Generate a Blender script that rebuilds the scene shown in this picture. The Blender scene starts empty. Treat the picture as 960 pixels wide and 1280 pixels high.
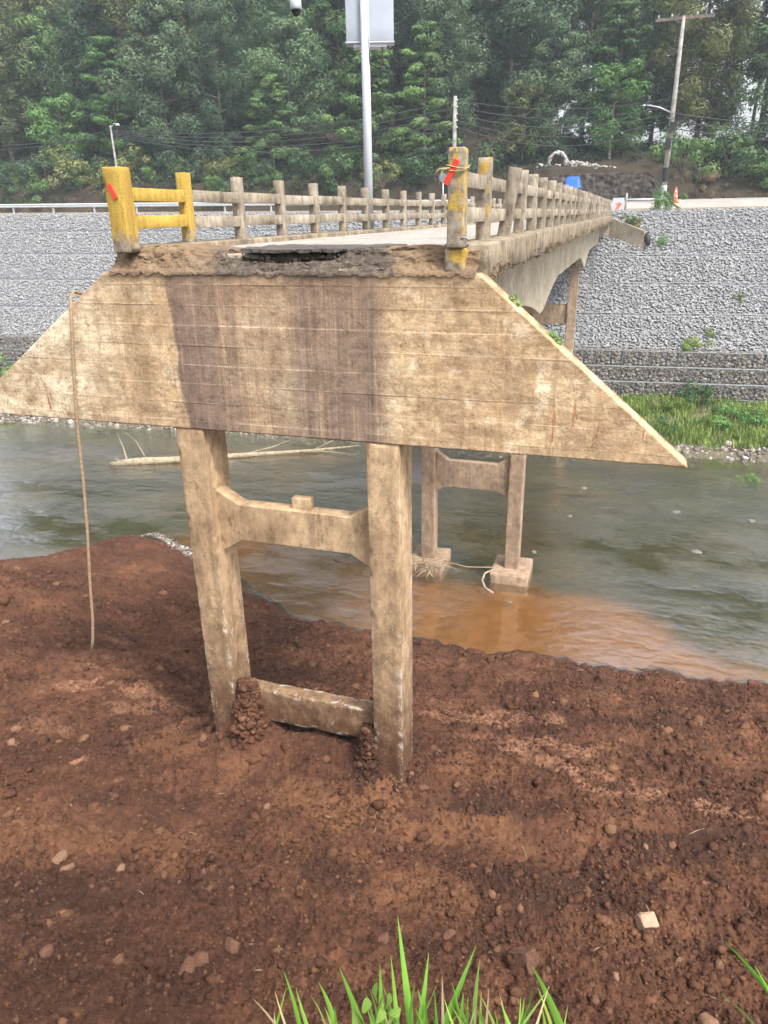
import bpy, bmesh, math, random
import numpy as np
from mathutils import Matrix, Vector

rnd = random.Random(7)
rng = np.random.default_rng(11)
SC = bpy.context.scene
COL = SC.collection
rad = math.radians

# ------------------------------------------------------------------ camera
# world frame: X across the bridge, Y along the bridge, Z up; the eye is at the origin, 0.4 m above the deck
YAW = rad(18.5)
FPX = 900.0
_u = np.array([-42.0, 2182.0, FPX]); _u /= np.linalg.norm(_u)
_f = np.array([0, 0, -1.0]); _yw = _f - (_f @ _u) * _u; _yw /= np.linalg.norm(_yw)
_xw = np.cross(_yw, _u)
_B = np.array([[math.cos(YAW), -math.sin(YAW), 0], [math.sin(YAW), math.cos(YAW), 0], [0, 0, 1.0]])
RC = _B @ np.array([_xw, _yw, _u])
cam = bpy.data.cameras.new('camera')
cam.sensor_fit = 'VERTICAL'; cam.sensor_height = 36.0; cam.sensor_width = 27.0
cam.lens = FPX / 1280.0 * 36.0
cam.clip_start = 0.05; cam.clip_end = 2000
camo = bpy.data.objects.new('camera', cam); COL.objects.link(camo)
camo.matrix_world = Matrix(RC.tolist()).to_4x4()
SC.camera = camo

# ------------------------------------------------------------------ sky, sun, exposure
SUN_EL, SUN_AZ = 57.0, 124.0            # azimuth clockwise from +Y: from the right and a little behind
world = bpy.data.worlds.new('World'); SC.world = world; world.use_nodes = True
wt = world.node_tree; wt.nodes.clear()
sky = wt.nodes.new('ShaderNodeTexSky'); sky.sky_type = 'NISHITA'; sky.sun_disc = False
sky.sun_elevation = rad(SUN_EL); sky.sun_rotation = rad(SUN_AZ)
sky.air_density = 1.0; sky.dust_density = 5.0; sky.ozone_density = 1.0
hs = wt.nodes.new('ShaderNodeHueSaturation'); hs.inputs['Saturation'].default_value = 0.30
bg = wt.nodes.new('ShaderNodeBackground'); bg.inputs['Strength'].default_value = 0.15
wo = wt.nodes.new('ShaderNodeOutputWorld')
wt.links.new(sky.outputs[0], hs.inputs['Color']); wt.links.new(hs.outputs[0], bg.inputs[0]); wt.links.new(bg.outputs[0], wo.inputs[0])
sl = bpy.data.lights.new('sun', 'SUN'); sl.energy = 1.5; sl.angle = rad(11); sl.color = (1.0, 0.95, 0.88)
so = bpy.data.objects.new('sun', sl); COL.objects.link(so)
_d = Vector((math.sin(rad(SUN_AZ)) * math.cos(rad(SUN_EL)), math.cos(rad(SUN_AZ)) * math.cos(rad(SUN_EL)), math.sin(rad(SUN_EL))))
so.rotation_euler = _d.to_track_quat('Z', 'Y').to_euler(); so.location = _d * 100
SC.view_settings.view_transform = 'Standard'; SC.view_settings.look = 'None'
SC.view_settings.gamma = 1.0; SC.view_settings.exposure = 1.42
SC.view_settings.use_curve_mapping = False
SC.render.engine = 'CYCLES'
try:
    SC.cycles.use_denoising = True; SC.cycles.use_adaptive_sampling = True; SC.cycles.adaptive_threshold = 0.03; SC.cycles.adaptive_min_samples = 20; SC.cycles.max_bounces = 5; SC.cycles.diffuse_bounces = 2; SC.cycles.glossy_bounces = 2; SC.cycles.transparent_max_bounces = 12
    SC.cycles.sample_clamp_indirect = 6
except Exception: pass

# ------------------------------------------------------------------ helpers: placing
def ray(px, py):
    d = RC @ np.array([px - 480.0, -(py - 640.0), -FPX]); return d / np.linalg.norm(d)
def at_z(px, py, z): d = ray(px, py); return d * (z / d[2])
def at_y(px, py, y): d = ray(px, py); return d * (y / d[1])
def at_x(px, py, x): d = ray(px, py); return d * (x / d[0])

# ------------------------------------------------------------------ helpers: noise
def _hash(ix, iy, seed):
    h = (ix.astype(np.int64) * 374761393 + iy.astype(np.int64) * 668265263 + seed * 2147483647) & 0xFFFFFFFF
    h = ((h ^ (h >> 13)) * 1274126177) & 0xFFFFFFFF
    return ((h ^ (h >> 16)) & 0xFFFF) / 65535.0
def noise2(x, y, seed=0):
    x = np.asarray(x, float); y = np.asarray(y, float)
    ix = np.floor(x); iy = np.floor(y); fx = x - ix; fy = y - iy
    ix = ix.astype(np.int64); iy = iy.astype(np.int64)
    def g(dx, dy):
        a = _hash(ix + dx, iy + dy, seed) * 6.28318
        return np.cos(a) * (fx - dx) + np.sin(a) * (fy - dy)
    ux = fx * fx * fx * (fx * (fx * 6 - 15) + 10); uy = fy * fy * fy * (fy * (fy * 6 - 15) + 10)
    a = g(0, 0) * (1 - ux) + g(1, 0) * ux; b = g(0, 1) * (1 - ux) + g(1, 1) * ux
    return (a * (1 - uy) + b * uy) * 1.5
def fbm(x, y, oct=4, seed=0, gain=0.5, billow=False):
    s = 0; a = 1.0; t = 0
    for i in range(oct):
        n = noise2(x * 2 ** i + 17.3 * i, y * 2 ** i - 9.1 * i, seed + i)
        s = s + a * (1 - 2 * np.abs(n) if billow else n); t += a; a *= gain
    return s / t
def sstep(a, b, x):
    t = np.clip((np.asarray(x, float) - a) / (b - a), 0, 1); return t * t * (3 - 2 * t)

# ------------------------------------------------------------------ helpers: meshes
def npmesh(name, V, F, smooth=False):
    V = np.ascontiguousarray(V, dtype=np.float32); F = np.ascontiguousarray(F, dtype=np.int32)
    me = bpy.data.meshes.new(name); k = F.shape[1]
    me.vertices.add(len(V)); me.vertices.foreach_set('co', V.ravel())
    me.loops.add(F.size); me.loops.foreach_set('vertex_index', F.ravel())
    me.polygons.add(len(F)); me.polygons.foreach_set('loop_start', np.arange(0, F.size, k, dtype=np.int32))
    me.update(calc_edges=True)
    if smooth: me.shade_smooth()
    return me
def attr(me, name, vals):
    a = me.attributes.new(name, 'FLOAT', 'POINT'); a.data.foreach_set('value', np.ascontiguousarray(vals, dtype=np.float32).ravel())
def put(name, me, mat=None, parent=None, loc=None, rot=None):
    o = bpy.data.objects.new(name, me); COL.objects.link(o)
    if mat is not None and me is not None and len(me.materials) == 0: me.materials.append(mat)
    if parent is not None: o.parent = parent
    if loc is not None: o.location = loc
    if rot is not None: o.rotation_euler = rot
    return o
def tag(o, label=None, cat=None, group=None, kind=None):
    if label: o['label'] = label
    if cat: o['category'] = cat
    if group: o['group'] = group
    if kind: o['kind'] = kind
    return o
def empty(name, loc=(0, 0, 0), rz=0.0):
    o = bpy.data.objects.new(name, None); COL.objects.link(o); o.location = loc; o.rotation_euler = (0, 0, rz)
    o.empty_display_size = 0.2
    return o
def grid_faces(nu, nv):
    i = np.arange(nu - 1)[:, None] * nv + np.arange(nv - 1)[None, :]
    return np.stack([i, i + nv, i + nv + 1, i + 1], -1).reshape(-1, 4)

class MB:
    """collects shapes into one mesh"""
    def __init__(s): s.v = []; s.f = []
    def add(s, V, F):
        b = len(s.v); s.v += [tuple(map(float, p)) for p in V]; s.f += [tuple(int(i) + b for i in q) for q in F]; return s
    def box(s, x0, x1, y0, y1, z0, z1):
        return s.add([(x0, y0, z0), (x1, y0, z0), (x1, y1, z0), (x0, y1, z0), (x0, y0, z1), (x1, y0, z1), (x1, y1, z1), (x0, y1, z1)],
                     [(3, 2, 1, 0), (4, 5, 6, 7), (0, 1, 5, 4), (1, 2, 6, 5), (2, 3, 7, 6), (3, 0, 4, 7)])
    def tube(s, pts, r, n=8, cap=True):
        pts = [Vector(p) for p in pts]; m = len(pts)
        rr = r if isinstance(r, (list, tuple)) else [r] * m
        V = []; ref = Vector((0.31, 0.17, 0.93))
        for i, p in enumerate(pts):
            t = (pts[min(i + 1, m - 1)] - pts[max(i - 1, 0)]).normalized()
            a = t.cross(ref if abs(t.dot(ref)) < 0.95 else Vector((1, 0, 0))).normalized(); b = t.cross(a)
            for k in range(n):
                w = 2 * math.pi * k / n; V.append(p + (a * math.cos(w) + b * math.sin(w)) * rr[i])
        F = [(i * n + k, i * n + (k + 1) % n, (i + 1) * n + (k + 1) % n, (i + 1) * n + k) for i in range(m - 1) for k in range(n)]
        if cap: F += [tuple(range(n - 1, -1, -1)), tuple(range((m - 1) * n, m * n))]
        return s.add(V, F)
    def prism(s, poly, axis, a, b):
        """poly: 2-D outline; extruded along axis ('x' or 'y') from a to b"""
        n = len(poly); V = []
        for c in (a, b):
            for (p, q) in poly: V.append((c, p, q) if axis == 'x' else (p, c, q))
        F = [tuple(range(n)), tuple(range(2 * n - 1, n - 1, -1))] + [(i, i + n, (i + 1) % n + n, (i + 1) % n) for i in range(n)]
        return s.add(V, F)
    def lathe(s, prof, n=16, c=(0, 0, 0)):
        V = [(c[0] + r * math.cos(2 * math.pi * k / n), c[1] + r * math.sin(2 * math.pi * k / n), c[2] + z) for (r, z) in prof for k in range(n)]
        F = [(i * n + k, i * n + (k + 1) % n, (i + 1) * n + (k + 1) % n, (i + 1) * n + k) for i in range(len(prof) - 1) for k in range(n)]
        return s.add(V, F)
    def mesh(s, name, smooth=False):
        me = bpy.data.meshes.new(name); me.from_pydata(s.v, [], s.f); me.update()
        bm = bmesh.new(); bm.from_mesh(me); bmesh.ops.recalc_face_normals(bm, faces=bm.faces); bm.to_mesh(me); bm.free()
        if smooth: me.shade_smooth()
        return me
    def build(s, name, mat, parent=None, smooth=False, loc=None, rot=None):
        return put(name, s.mesh(name, smooth), mat, parent, loc, rot)

def rough_box(name, x0, x1, y0, y1, z0, z1, seg=0.12, r=0.015, amp=0.006, sc=6.0, seed=0, chip=0.0):
    """box with rounded, slightly uneven and chipped edges"""
    c = np.array([(x0 + x1) / 2, (y0 + y1) / 2, (z0 + z1) / 2]); h = np.array([x1 - x0, y1 - y0, z1 - z0]) / 2
    r = min(r, h.min() * 0.45)
    ax = []
    for k in range(3):
        n = max(1, int(round(2 * (h[k] - r) / seg)))
        ax.append(np.concatenate([[-h[k]], np.linspace(-(h[k] - r), h[k] - r, n + 1), [h[k]]]))
    idx = {}; V = []; F = []
    def vid(p):
        key = (round(p[0], 5), round(p[1], 5), round(p[2], 5))
        if key not in idx: idx[key] = len(V); V.append(p)
        return idx[key]
    for k in range(3):
        a, b = (k + 1) % 3, (k + 2) % 3
        for sgn in (-1, 1):
            for i in range(len(ax[a]) - 1):
                for j in range(len(ax[b]) - 1):
                    q = []
                    for (ii, jj) in ((i, j), (i + 1, j), (i + 1, j + 1), (i, j + 1)):
                        p = [0, 0, 0]; p[k] = sgn * h[k]; p[a] = ax[a][ii]; p[b] = ax[b][jj]; q.append(vid(tuple(p)))
                    F.append(q if sgn > 0 else q[::-1])
    V = np.array(V); q = np.clip(V, -(h - r), h - r); d = V - q; ln = np.linalg.norm(d, axis=1, keepdims=True)
    nrm = d / np.maximum(ln, 1e-9); P = q + nrm * r
    edge = (np.abs(d) > 1e-6).sum(1) >= 2
    Wd = P + c
    n1 = fbm(Wd[:, 0] * sc + Wd[:, 2] * 0.7 * sc, Wd[:, 1] * sc + Wd[:, 2] * sc, 3, seed)
    off = n1 * amp
    if chip > 0:
        n2 = fbm(Wd[:, 2] * 5 + Wd[:, 0] * 3, Wd[:, 1] * 4 + 3, 3, seed + 5)
        off = off - edge * np.clip(n2 - 0.22, 0, 1) * chip
    P = Wd + nrm * off[:, None]
    return npmesh(name, P, np.array(F), False)

_ICO = None
def ico():
    global _ICO
    if _ICO is None:
        bm = bmesh.new(); bmesh.ops.create_icosphere(bm, subdivisions=1, radius=1.0)
        _ICO = (np.array([v.co[:] for v in bm.verts]), np.array([[v.index for v in f.verts] for f in bm.faces])); bm.free()
    return _ICO
def rock_mesh(name, seed, sub=2, flat=0.75, rough=0.25):
    bm = bmesh.new(); bmesh.ops.create_icosphere(bm, subdivisions=sub, radius=1.0)
    r_ = random.Random(seed); pl = [(Vector((r_.uniform(-1, 1), r_.uniform(-1, 1), r_.uniform(-1, 1))).normalized(), r_.uniform(0.5, 0.9)) for _ in range(9)]
    for v in bm.verts:
        p = v.co.copy()
        for n, d in pl:
            t = p.dot(n)
            if t > d: p -= n * (t - d) * 0.85
        n = float(fbm(np.array([p.x * 2 + p.z * 1.3 + seed]), np.array([p.y * 2 - p.z]), 3, seed)[0])
        p *= 1 + n * rough; p.z *= flat; v.co = p
    me = bpy.data.meshes.new(name); bm.to_mesh(me); bm.free(); return me
_OCT = (np.array([(1, 0, 0), (-1, 0, 0), (0, 1, 0), (0, -1, 0), (0, 0, 1), (0, 0, -1)], float), np.array([(0, 2, 4), (2, 1, 4), (1, 3, 4), (3, 0, 4), (2, 0, 5), (1, 2, 5), (3, 1, 5), (0, 3, 5)]))
def scatter_rocks(name, P, S, seed=0, flat=(0.5, 0.9), base=None):
    """P (n,3) centres, S (n,) radii -> one mesh of small faceted stones"""
    g = np.random.default_rng(seed); V0, F0 = base or ico(); n = len(P)
    V = V0[None] * (1 + g.uniform(-0.28, 0.28, (n, len(V0), 1)))
    V = V * np.stack([g.uniform(0.7, 1.3, n), g.uniform(0.7, 1.2, n), g.uniform(*flat, n)], -1)[:, None, :]
    a = g.uniform(0, 6.283, n); b = g.normal(0, 0.45, n)
    ca, sa, cb, sb = np.cos(a), np.sin(a), np.cos(b), np.sin(b)
    x, y, z = V[..., 0], V[..., 1], V[..., 2]
    y, z = y * cb[:, None] - z * sb[:, None], y * sb[:, None] + z * cb[:, None]
    x, y = x * ca[:, None] - y * sa[:, None], x * sa[:, None] + y * ca[:, None]
    V = np.stack([x, y, z], -1) * S[:, None, None] + P[:, None, :]
    F = F0[None] + (np.arange(n) * len(V0))[:, None, None]
    me = npmesh(name, V.reshape(-1, 3), F.reshape(-1, 3))
    attr(me, 'tint', np.repeat(g.random(n), len(V0)))
    return me

# ------------------------------------------------------------------ helpers: materials
class NT:
    def __init__(s, name):
        s.m = bpy.data.materials.new(name); s.m.use_nodes = True; s.t = s.m.node_tree; s.t.nodes.clear()
        s.out = s.t.nodes.new('ShaderNodeOutputMaterial')
    def n(s, ty, props=None, **inp):
        nd = s.t.nodes.new(ty)
        for k, v in (props or {}).items(): setattr(nd, k, v)
        for k, v in inp.items():
            key = k.replace('_', ' ')
            i = int(k[1:]) if (k[0] == 'i' and k[1:].isdigit()) else key
            s.set(nd.inputs[i], v)
        return nd
    def set(s, sock, v):
        if isinstance(v, bpy.types.NodeSocket): s.t.links.new(v, sock)
        elif isinstance(v, bpy.types.Node): s.t.links.new(v.outputs[0], sock)
        else:
            if sock.type == 'RGBA' and not hasattr(v, '__len__'): v = (v, v, v, 1)
            if sock.type == 'RGBA' and len(v) == 3: v = (*v, 1)
            sock.default_value = v
    def coords(s, which='Object'): return s.n('ShaderNodeTexCoord').outputs[which]
    def mapv(s, vec, scale=(1, 1, 1), loc=(0, 0, 0)): return s.n('ShaderNodeMapping', Vector=vec, Scale=scale, Location=loc).outputs[0]
    def noise(s, vec, scale, detail=4, rough=0.55, dist=0.0):
        return s.n('ShaderNodeTexNoise', Vector=vec, Scale=scale, Detail=detail, Roughness=rough, Distortion=dist).outputs[0]
    def ramp(s, fac, stops, interp='LINEAR'):
        nd = s.n('ShaderNodeValToRGB', Fac=fac); cr = nd.color_ramp; cr.interpolation = interp
        while len(cr.elements) < len(stops): cr.elements.new(0.5)
        for e, (p, c) in zip(cr.elements, stops):
            e.position = p; e.color = (c, c, c, 1) if not hasattr(c, '__len__') else (*c[:3], 1)
        return nd.outputs[0]
    def mix(s, fac, a, b, mode='MIX'):
        nd = s.t.nodes.new('ShaderNodeMix'); nd.data_type = 'RGBA'; nd.blend_type = mode
        s.set(nd.inputs[0], fac); s.set(nd.inputs[6], a); s.set(nd.inputs[7], b); return nd.outputs[2]
    def math(s, op, a, b=0.0, c=0.0):
        nd = s.n('ShaderNodeMath', {'operation': op}); s.set(nd.inputs[0], a); s.set(nd.inputs[1], b); s.set(nd.inputs[2], c); return nd.outputs[0]
    def attr(s, name): return s.n('ShaderNodeAttribute', {'attribute_name': name}).outputs['Fac']
    def bump(s, h, strength=0.5, dist=0.02): return s.n('ShaderNodeBump', Height=h, Strength=strength, Distance=dist).outputs[0]
    def sep(s, vec): return s.n('ShaderNodeSeparateXYZ', Vector=vec).outputs
    def pbr(s, col, rough=0.8, normal=None, metallic=0.0, spec=0.3):
        b = s.n('ShaderNodeBsdfPrincipled', Base_Color=col, Roughness=rough, Metallic=metallic)
        b.inputs['Specular IOR Level'].default_value = spec
        if normal is not None: s.set(b.inputs['Normal'], normal)
        s.t.links.new(b.outputs[0], s.out.inputs[0]); return s.m
M = {}
def simple(name, c, rough=0.6, var=0.15, scale=8.0, metallic=0.0, spec=0.3):
    t = NT(name); co = t.coords(); f = t.noise(co, scale, 5)
    col = t.ramp(f, [(0.3, tuple(k * (1 - var * 1.5) for k in c)), (0.7, tuple(min(1, k * (1 + var)) for k in c))])
    M[name] = t.pbr(col, rough, t.bump(t.noise(co, scale * 6, 3), 0.25, 0.01), metallic, spec)
    return M[name]

def concrete(name, light, mid, dark, streak=0.6, boards=0.0, white=0.0, moss=0.0, mud=None, worldc=True):
    t = NT(name)
    co = t.n('ShaderNodeNewGeometry').outputs['Position'] if worldc else t.coords()
    big = t.noise(co, 0.9, 5, 0.6); med = t.noise(co, 4.5, 6, 0.65); fine = t.noise(co, 38, 4, 0.6)
    col = t.ramp(big, [(0.32, dark), (0.5, mid), (0.68, light)])
    col = t.mix(t.ramp(med, [(0.38, 0.55), (0.6, 0.0)]), col, dark)
    st = t.noise(t.mapv(co, (7, 7, 0.35)), 1.0, 5, 0.65)
    col = t.mix(t.math('MULTIPLY', t.ramp(st, [(0.46, 0.0), (0.66, 1.0)]), streak), col, tuple(k * 0.55 for k in dark))
    col = t.mix(t.ramp(fine, [(0.3, 0.35), (0.6, 0.0)]), col, tuple(k * 0.6 for k in mid))
    pit = t.n('ShaderNodeTexVoronoi', Vector=co, Scale=55.0).outputs['Distance']
    col = t.mix(t.math('MULTIPLY', t.ramp(pit, [(0.05, 1.0), (0.16, 0.0)]), 0.45), col, tuple(k * 0.4 for k in dark))
    if moss > 0:
        mo = t.noise(co, 2.6, 6, 0.7)
        col = t.mix(t.math('MULTIPLY', t.ramp(mo, [(0.5, 0.0), (0.62, 1.0)]), moss), col, (0.07, 0.065, 0.045))
    if mud is not None:      # soil smeared on the foot of the member: z0 full, z1 none
        z = t.sep(co)[2]; g = t.n('ShaderNodeMapRange', Value=t.math('ADD', z, t.math('MULTIPLY', t.math('SUBTRACT', med, 0.5), 2.4)), From_Min=mud[0], From_Max=mud[1], To_Min=1.0, To_Max=0.0).outputs[0]
        col = t.mix(g, col, t.ramp(fine, [(0.3, mud[2]), (0.7, tuple(k * 1.7 for k in mud[2]))]))
    if white > 0:
        w = t.noise(t.mapv(co, (1.5, 1, 0.6)), 4.6, 8, 0.75, 1.2); w2 = t.noise(co, 0.8, 2)
        zz = t.sep(co)[2]
        g = t.n('ShaderNodeMapRange', Value=zz, From_Min=-4.6, From_Max=-6.2, To_Min=0.0, To_Max=1.0).outputs[0]
        pt = t.ramp(t.n('ShaderNodeNewGeometry').outputs['Pointiness'], [(0.51, 0.0), (0.56, 1.0)])
        ed = t.math('MULTIPLY', t.math('MULTIPLY', pt, t.ramp(t.noise(co, 5.5, 5, 0.7), [(0.50, 0.0), (0.56, 1.0)])), g)
        f = t.math('MULTIPLY', t.math('MULTIPLY', t.ramp(w, [(0.615, 0.0), (0.635, 1.0)]), t.ramp(w2, [(0.40, 0.0), (0.52, 1.0)])), g)
        col = t.mix(t.math('MULTIPLY', t.math('MAXIMUM', f, ed), white), col, (0.55, 0.53, 0.49))
    gr1 = t.noise(t.mapv(co, (1, 1, 0.6)), 6.5, 9, 0.82, 0.3)
    col = t.mix(1.0, col, t.ramp(gr1, [(0.35, (0.52, 0.48, 0.44)), (0.48, (0.97, 0.96, 0.95)), (0.64, (1.25, 1.25, 1.23))]), 'MULTIPLY')
    h = t.math('ADD', t.math('MULTIPLY', med, 0.6), t.math('ADD', t.math('MULTIPLY', fine, 0.25), t.math('MULTIPLY', pit, 0.3)))
    M[name] = t.pbr(col, 0.88, t.bump(h, 0.55, 0.02), 0, 0.2)
    return M[name]

concrete('conc_column', (0.60, 0.45, 0.29), (0.49, 0.345, 0.205), (0.27, 0.178, 0.105), streak=0.45, white=0.9, mud=(-7.9, -5.3, (0.075, 0.038, 0.021)))
concrete('conc_pier', (0.42, 0.31, 0.21), (0.34, 0.245, 0.165), (0.20, 0.14, 0.10), streak=0.35)
concrete('conc_girder', (0.47, 0.42, 0.33), (0.40, 0.35, 0.27), (0.26, 0.22, 0.165), streak=0.25)
concrete('conc_rail', (0.43, 0.38, 0.31), (0.34, 0.29, 0.225), (0.18, 0.15, 0.11), streak=0.45, moss=0.35)
concrete('conc_curb', (0.36, 0.295, 0.215), (0.29, 0.23, 0.16), (0.15, 0.12, 0.085), streak=0.4, moss=0.7)
concrete('conc_deck', (0.37, 0.35, 0.32), (0.33, 0.31, 0.285), (0.25, 0.23, 0.205), streak=0.0)
simple('red_tape', (0.75, 0.05, 0.03), 0.4, 0.05)
simple('white_paint', (0.46, 0.485, 0.52), 0.5, 0.06, 3)
simple('galvanised', (0.52, 0.55, 0.57), 0.45, 0.1, 5, 0.3)
simple('black_rubber', (0.02, 0.02, 0.02), 0.6)
simple('rope', (0.34, 0.235, 0.14), 0.9, 0.25, 30)
simple('driftwood', (0.30, 0.245, 0.165), 0.9, 0.3, 6)
simple('twig', (0.30, 0.225, 0.14), 0.9, 0.3, 9)
simple('pole_concrete', (0.27, 0.255, 0.235), 0.85, 0.3, 2.5)
simple('pole_wood', (0.16, 0.13, 0.11), 0.9, 0.3, 4)
simple('cable', (0.05, 0.05, 0.055), 0.6)
simple('bark', (0.17, 0.14, 0.105), 0.95, 0.35, 3)
simple('bark_pale', (0.34, 0.31, 0.26), 0.9, 0.35, 2)
simple('asphalt', (0.085, 0.075, 0.065), 0.9, 0.4, 14)
simple('blue_sheet', (0.02, 0.12, 0.55), 0.5, 0.1)
simple('orange_plastic', (0.75, 0.14, 0.04), 0.5, 0.08)
simple('warning_orange', (0.75, 0.16, 0.07), 0.5, 0.08)
simple('yellow_tape', (0.40, 0.34, 0.16), 0.45, 0.1)
simple('white_stone', (0.42, 0.40, 0.375), 0.9, 0.25, 3)
simple('dark_cut', (0.075, 0.062, 0.052), 0.95, 0.6, 2.6)
simple('dark_glass', (0.01, 0.01, 0.012), 0.1, 0.0, 5, 0.0, 0.6)
simple('wire', (0.24, 0.25, 0.26), 0.5, 0.1, 5, 0.5)
simple('pale_brick', (0.36, 0.235, 0.155), 0.9, 0.2, 9)
simple('brick_stone', (0.175, 0.098, 0.058), 0.9, 0.2, 9)
simple('river_rock', (0.15, 0.135, 0.115), 0.7, 0.3, 5)
simple('boulder', (0.115, 0.056, 0.034), 0.95, 0.35, 9)

# flaking yellow paint over old concrete
def yellow(name, keep, zl=(-0.30, -0.16)):
    t = NT(name); co = t.n('ShaderNodeNewGeometry').outputs['Position']
    a = t.noise(co, 3.2, 7, 0.7, 0.4); f = t.noise(co, 40, 3); s = t.noise(t.mapv(co, (12, 12, 0.9)), 1.0, 5, 0.6)
    y = t.ramp(s, [(0.3, (0.33, 0.195, 0.035)), (0.6, (0.46, 0.315, 0.055))])
    y = t.mix(t.ramp(f, [(0.32, 0.65), (0.52, 0.0)]), y, (0.20, 0.12, 0.045))
    g = t.ramp(t.noise(co, 9, 5), [(0.35, (0.15, 0.115, 0.08)), (0.65, (0.36, 0.31, 0.24))])
    z = t.sep(co)[2]
    low = t.n('ShaderNodeMapRange', Value=t.math('ADD', z, t.math('MULTIPLY', t.math('SUBTRACT', a, 0.5), 0.6)), From_Min=zl[0], From_Max=zl[1], To_Min=1.0, To_Max=0.0).outputs[0]
    fac = t.math('MAXIMUM', t.ramp(a, [(keep, 0.0), (keep + 0.03, 1.0)]), low)
    M[name] = t.pbr(t.mix(fac, y, g), 0.75, t.bump(t.math('ADD', f, t.math('MULTIPLY', fac, -0.5)), 0.4, 0.01))
yellow('yellow_paint', 0.66); yellow('yellow_flaked', 0.465); yellow('yellow_stub', 0.52, (-0.66, -0.5))

# the end wall: cream boards, a purple-brown stain where the fill used to lie against it, rust and run marks
def wall_material():
    t = NT('conc_wall'); co = t.n('ShaderNodeNewGeometry').outputs['Position']; x, y, z = t.sep(co)
    big = t.noise(co, 0.55, 5, 0.6); med = t.noise(t.mapv(co, (1, 1, 1.6)), 3.0, 7, 0.68); fine = t.noise(co, 30, 5, 0.65)
    row = t.n('ShaderNodeTexWhiteNoise', {'noise_dimensions': '1D'}, W=t.math('FLOOR', t.math('DIVIDE', z, 0.262))).outputs[0]
    base = t.ramp(big, [(0.33, (0.36, 0.245, 0.14)), (0.5, (0.45, 0.335, 0.205)), (0.66, (0.53, 0.43, 0.29))])
    left = t.n('ShaderNodeMapRange', Value=x, From_Min=-6.2, From_Max=-7.4).outputs[0]
    base = t.mix(t.math('MULTIPLY', left, 0.7), base, (0.58, 0.515, 0.39))
    base = t.mix(t.math('MULTIPLY', row, 0.08), base, (0.36, 0.25, 0.15))
    long = t.noise(t.mapv(co, (1.1, 1, 3.0)), 1.0, 7, 0.72)       # smears along the boards
    base = t.mix(t.ramp(long, [(0.46, 0.0), (0.66, 0.65)]), base, (0.33, 0.215, 0.12))
    base = t.mix(t.ramp(t.noise(t.mapv(co, (1.5, 1, 3.2)), 1.3, 7, 0.75), [(0.54, 0.0), (0.68, 0.75)]), base, (0.60, 0.52, 0.39))
    base = t.mix(t.ramp(med, [(0.40, 0.6), (0.54, 0.0)]), base, (0.26, 0.18, 0.105))
    bl = t.noise(co, 1.35, 8, 0.78, 0.4)
    base = t.mix(t.ramp(bl, [(0.34, 0.75), (0.50, 0.0)]), base, (0.235, 0.165, 0.105))
    base = t.mix(t.ramp(bl, [(0.54, 0.0), (0.66, 0.6)]), base, (0.62, 0.545, 0.42))
    hl = t.noise(t.mapv(co, (0.6, 1, 24)), 1.0, 6, 0.75)
    base = t.mix(t.ramp(hl, [(0.38, 0.38), (0.47, 0.0)]), base, (0.24, 0.155, 0.09))
    base = t.mix(t.ramp(hl, [(0.58, 0.0), (0.70, 0.35)]), base, (0.60, 0.52, 0.39))
    sp = t.noise(co, 11, 8, 0.8)
    base = t.mix(t.ramp(sp, [(0.36, 0.8), (0.46, 0.0)]), base, (0.19, 0.125, 0.075))
    run = t.math('ADD', t.math('MULTIPLY', t.noise(t.mapv(co, (2.6, 1, 0.10)), 1.0, 3, 0.6), 0.55), t.math('MULTIPLY', t.noise(t.mapv(co, (13, 1, 0.30)), 1.0, 4, 0.7), 0.45))
    st = t.ramp(run, [(0.38, (0.105, 0.073, 0.062)), (0.49, (0.150, 0.105, 0.085)), (0.57, (0.205, 0.142, 0.103)), (0.66, (0.34, 0.245, 0.16))])
    st = t.mix(t.ramp(fine, [(0.3, 0.45), (0.55, 0.0)]), st, (0.13, 0.085, 0.065))
    thin = t.noise(t.mapv(co, (34, 1, 0.7)), 1.0, 4, 0.7)
    st = t.mix(t.ramp(thin, [(0.36, 0.7), (0.47, 0.0)]), st, (0.085, 0.058, 0.046))
    st = t.mix(t.ramp(thin, [(0.58, 0.0), (0.70, 0.5)]), st, (0.36, 0.26, 0.17))
    base = t.mix(t.math('MULTIPLY', t.ramp(t.noise(t.mapv(co, (9, 1, 0.45)), 1.0, 5, 0.7), [(0.52, 0.0), (0.64, 0.75)]), t.ramp(big, [(0.4, 1.0), (0.6, 0.25)])), base, (0.27, 0.175, 0.10))
    wob = t.math('MULTIPLY', t.math('SUBTRACT', t.noise(co, 1.6, 5, 0.6), 0.5), 0.35)
    xl = t.n('ShaderNodeMapRange', {'interpolation_type': 'SMOOTHSTEP'}, Value=t.math('ADD', x, t.math('ADD', t.math('MULTIPLY', wob, 0.6), t.math('MULTIPLY', z, 0.05))), From_Min=-5.89, From_Max=-5.83).outputs[0]
    xr = t.n('ShaderNodeMapRange', {'interpolation_type': 'SMOOTHSTEP'}, Value=t.math('ADD', x, wob), From_Min=-2.62, From_Max=-3.0).outputs[0]
    f = t.math('MULTIPLY', t.math('MULTIPLY', xl, xr), t.n('ShaderNodeMapRange', Value=x, From_Min=-5.4, From_Max=-2.9, To_Min=1.0, To_Max=0.97).outputs[0])
    pal = t.n('ShaderNodeMapRange', {'interpolation_type': 'SMOOTHSTEP'}, Value=t.math('ABSOLUTE', t.math('ADD', t.math('ADD', x, wob), 4.42)), From_Min=0.62, From_Max=0.25, To_Min=1.0, To_Max=0.62).outputs[0]
    col = t.mix(t.math('MULTIPLY', t.math('MULTIPLY', f, pal), 0.93), base, st)
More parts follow.
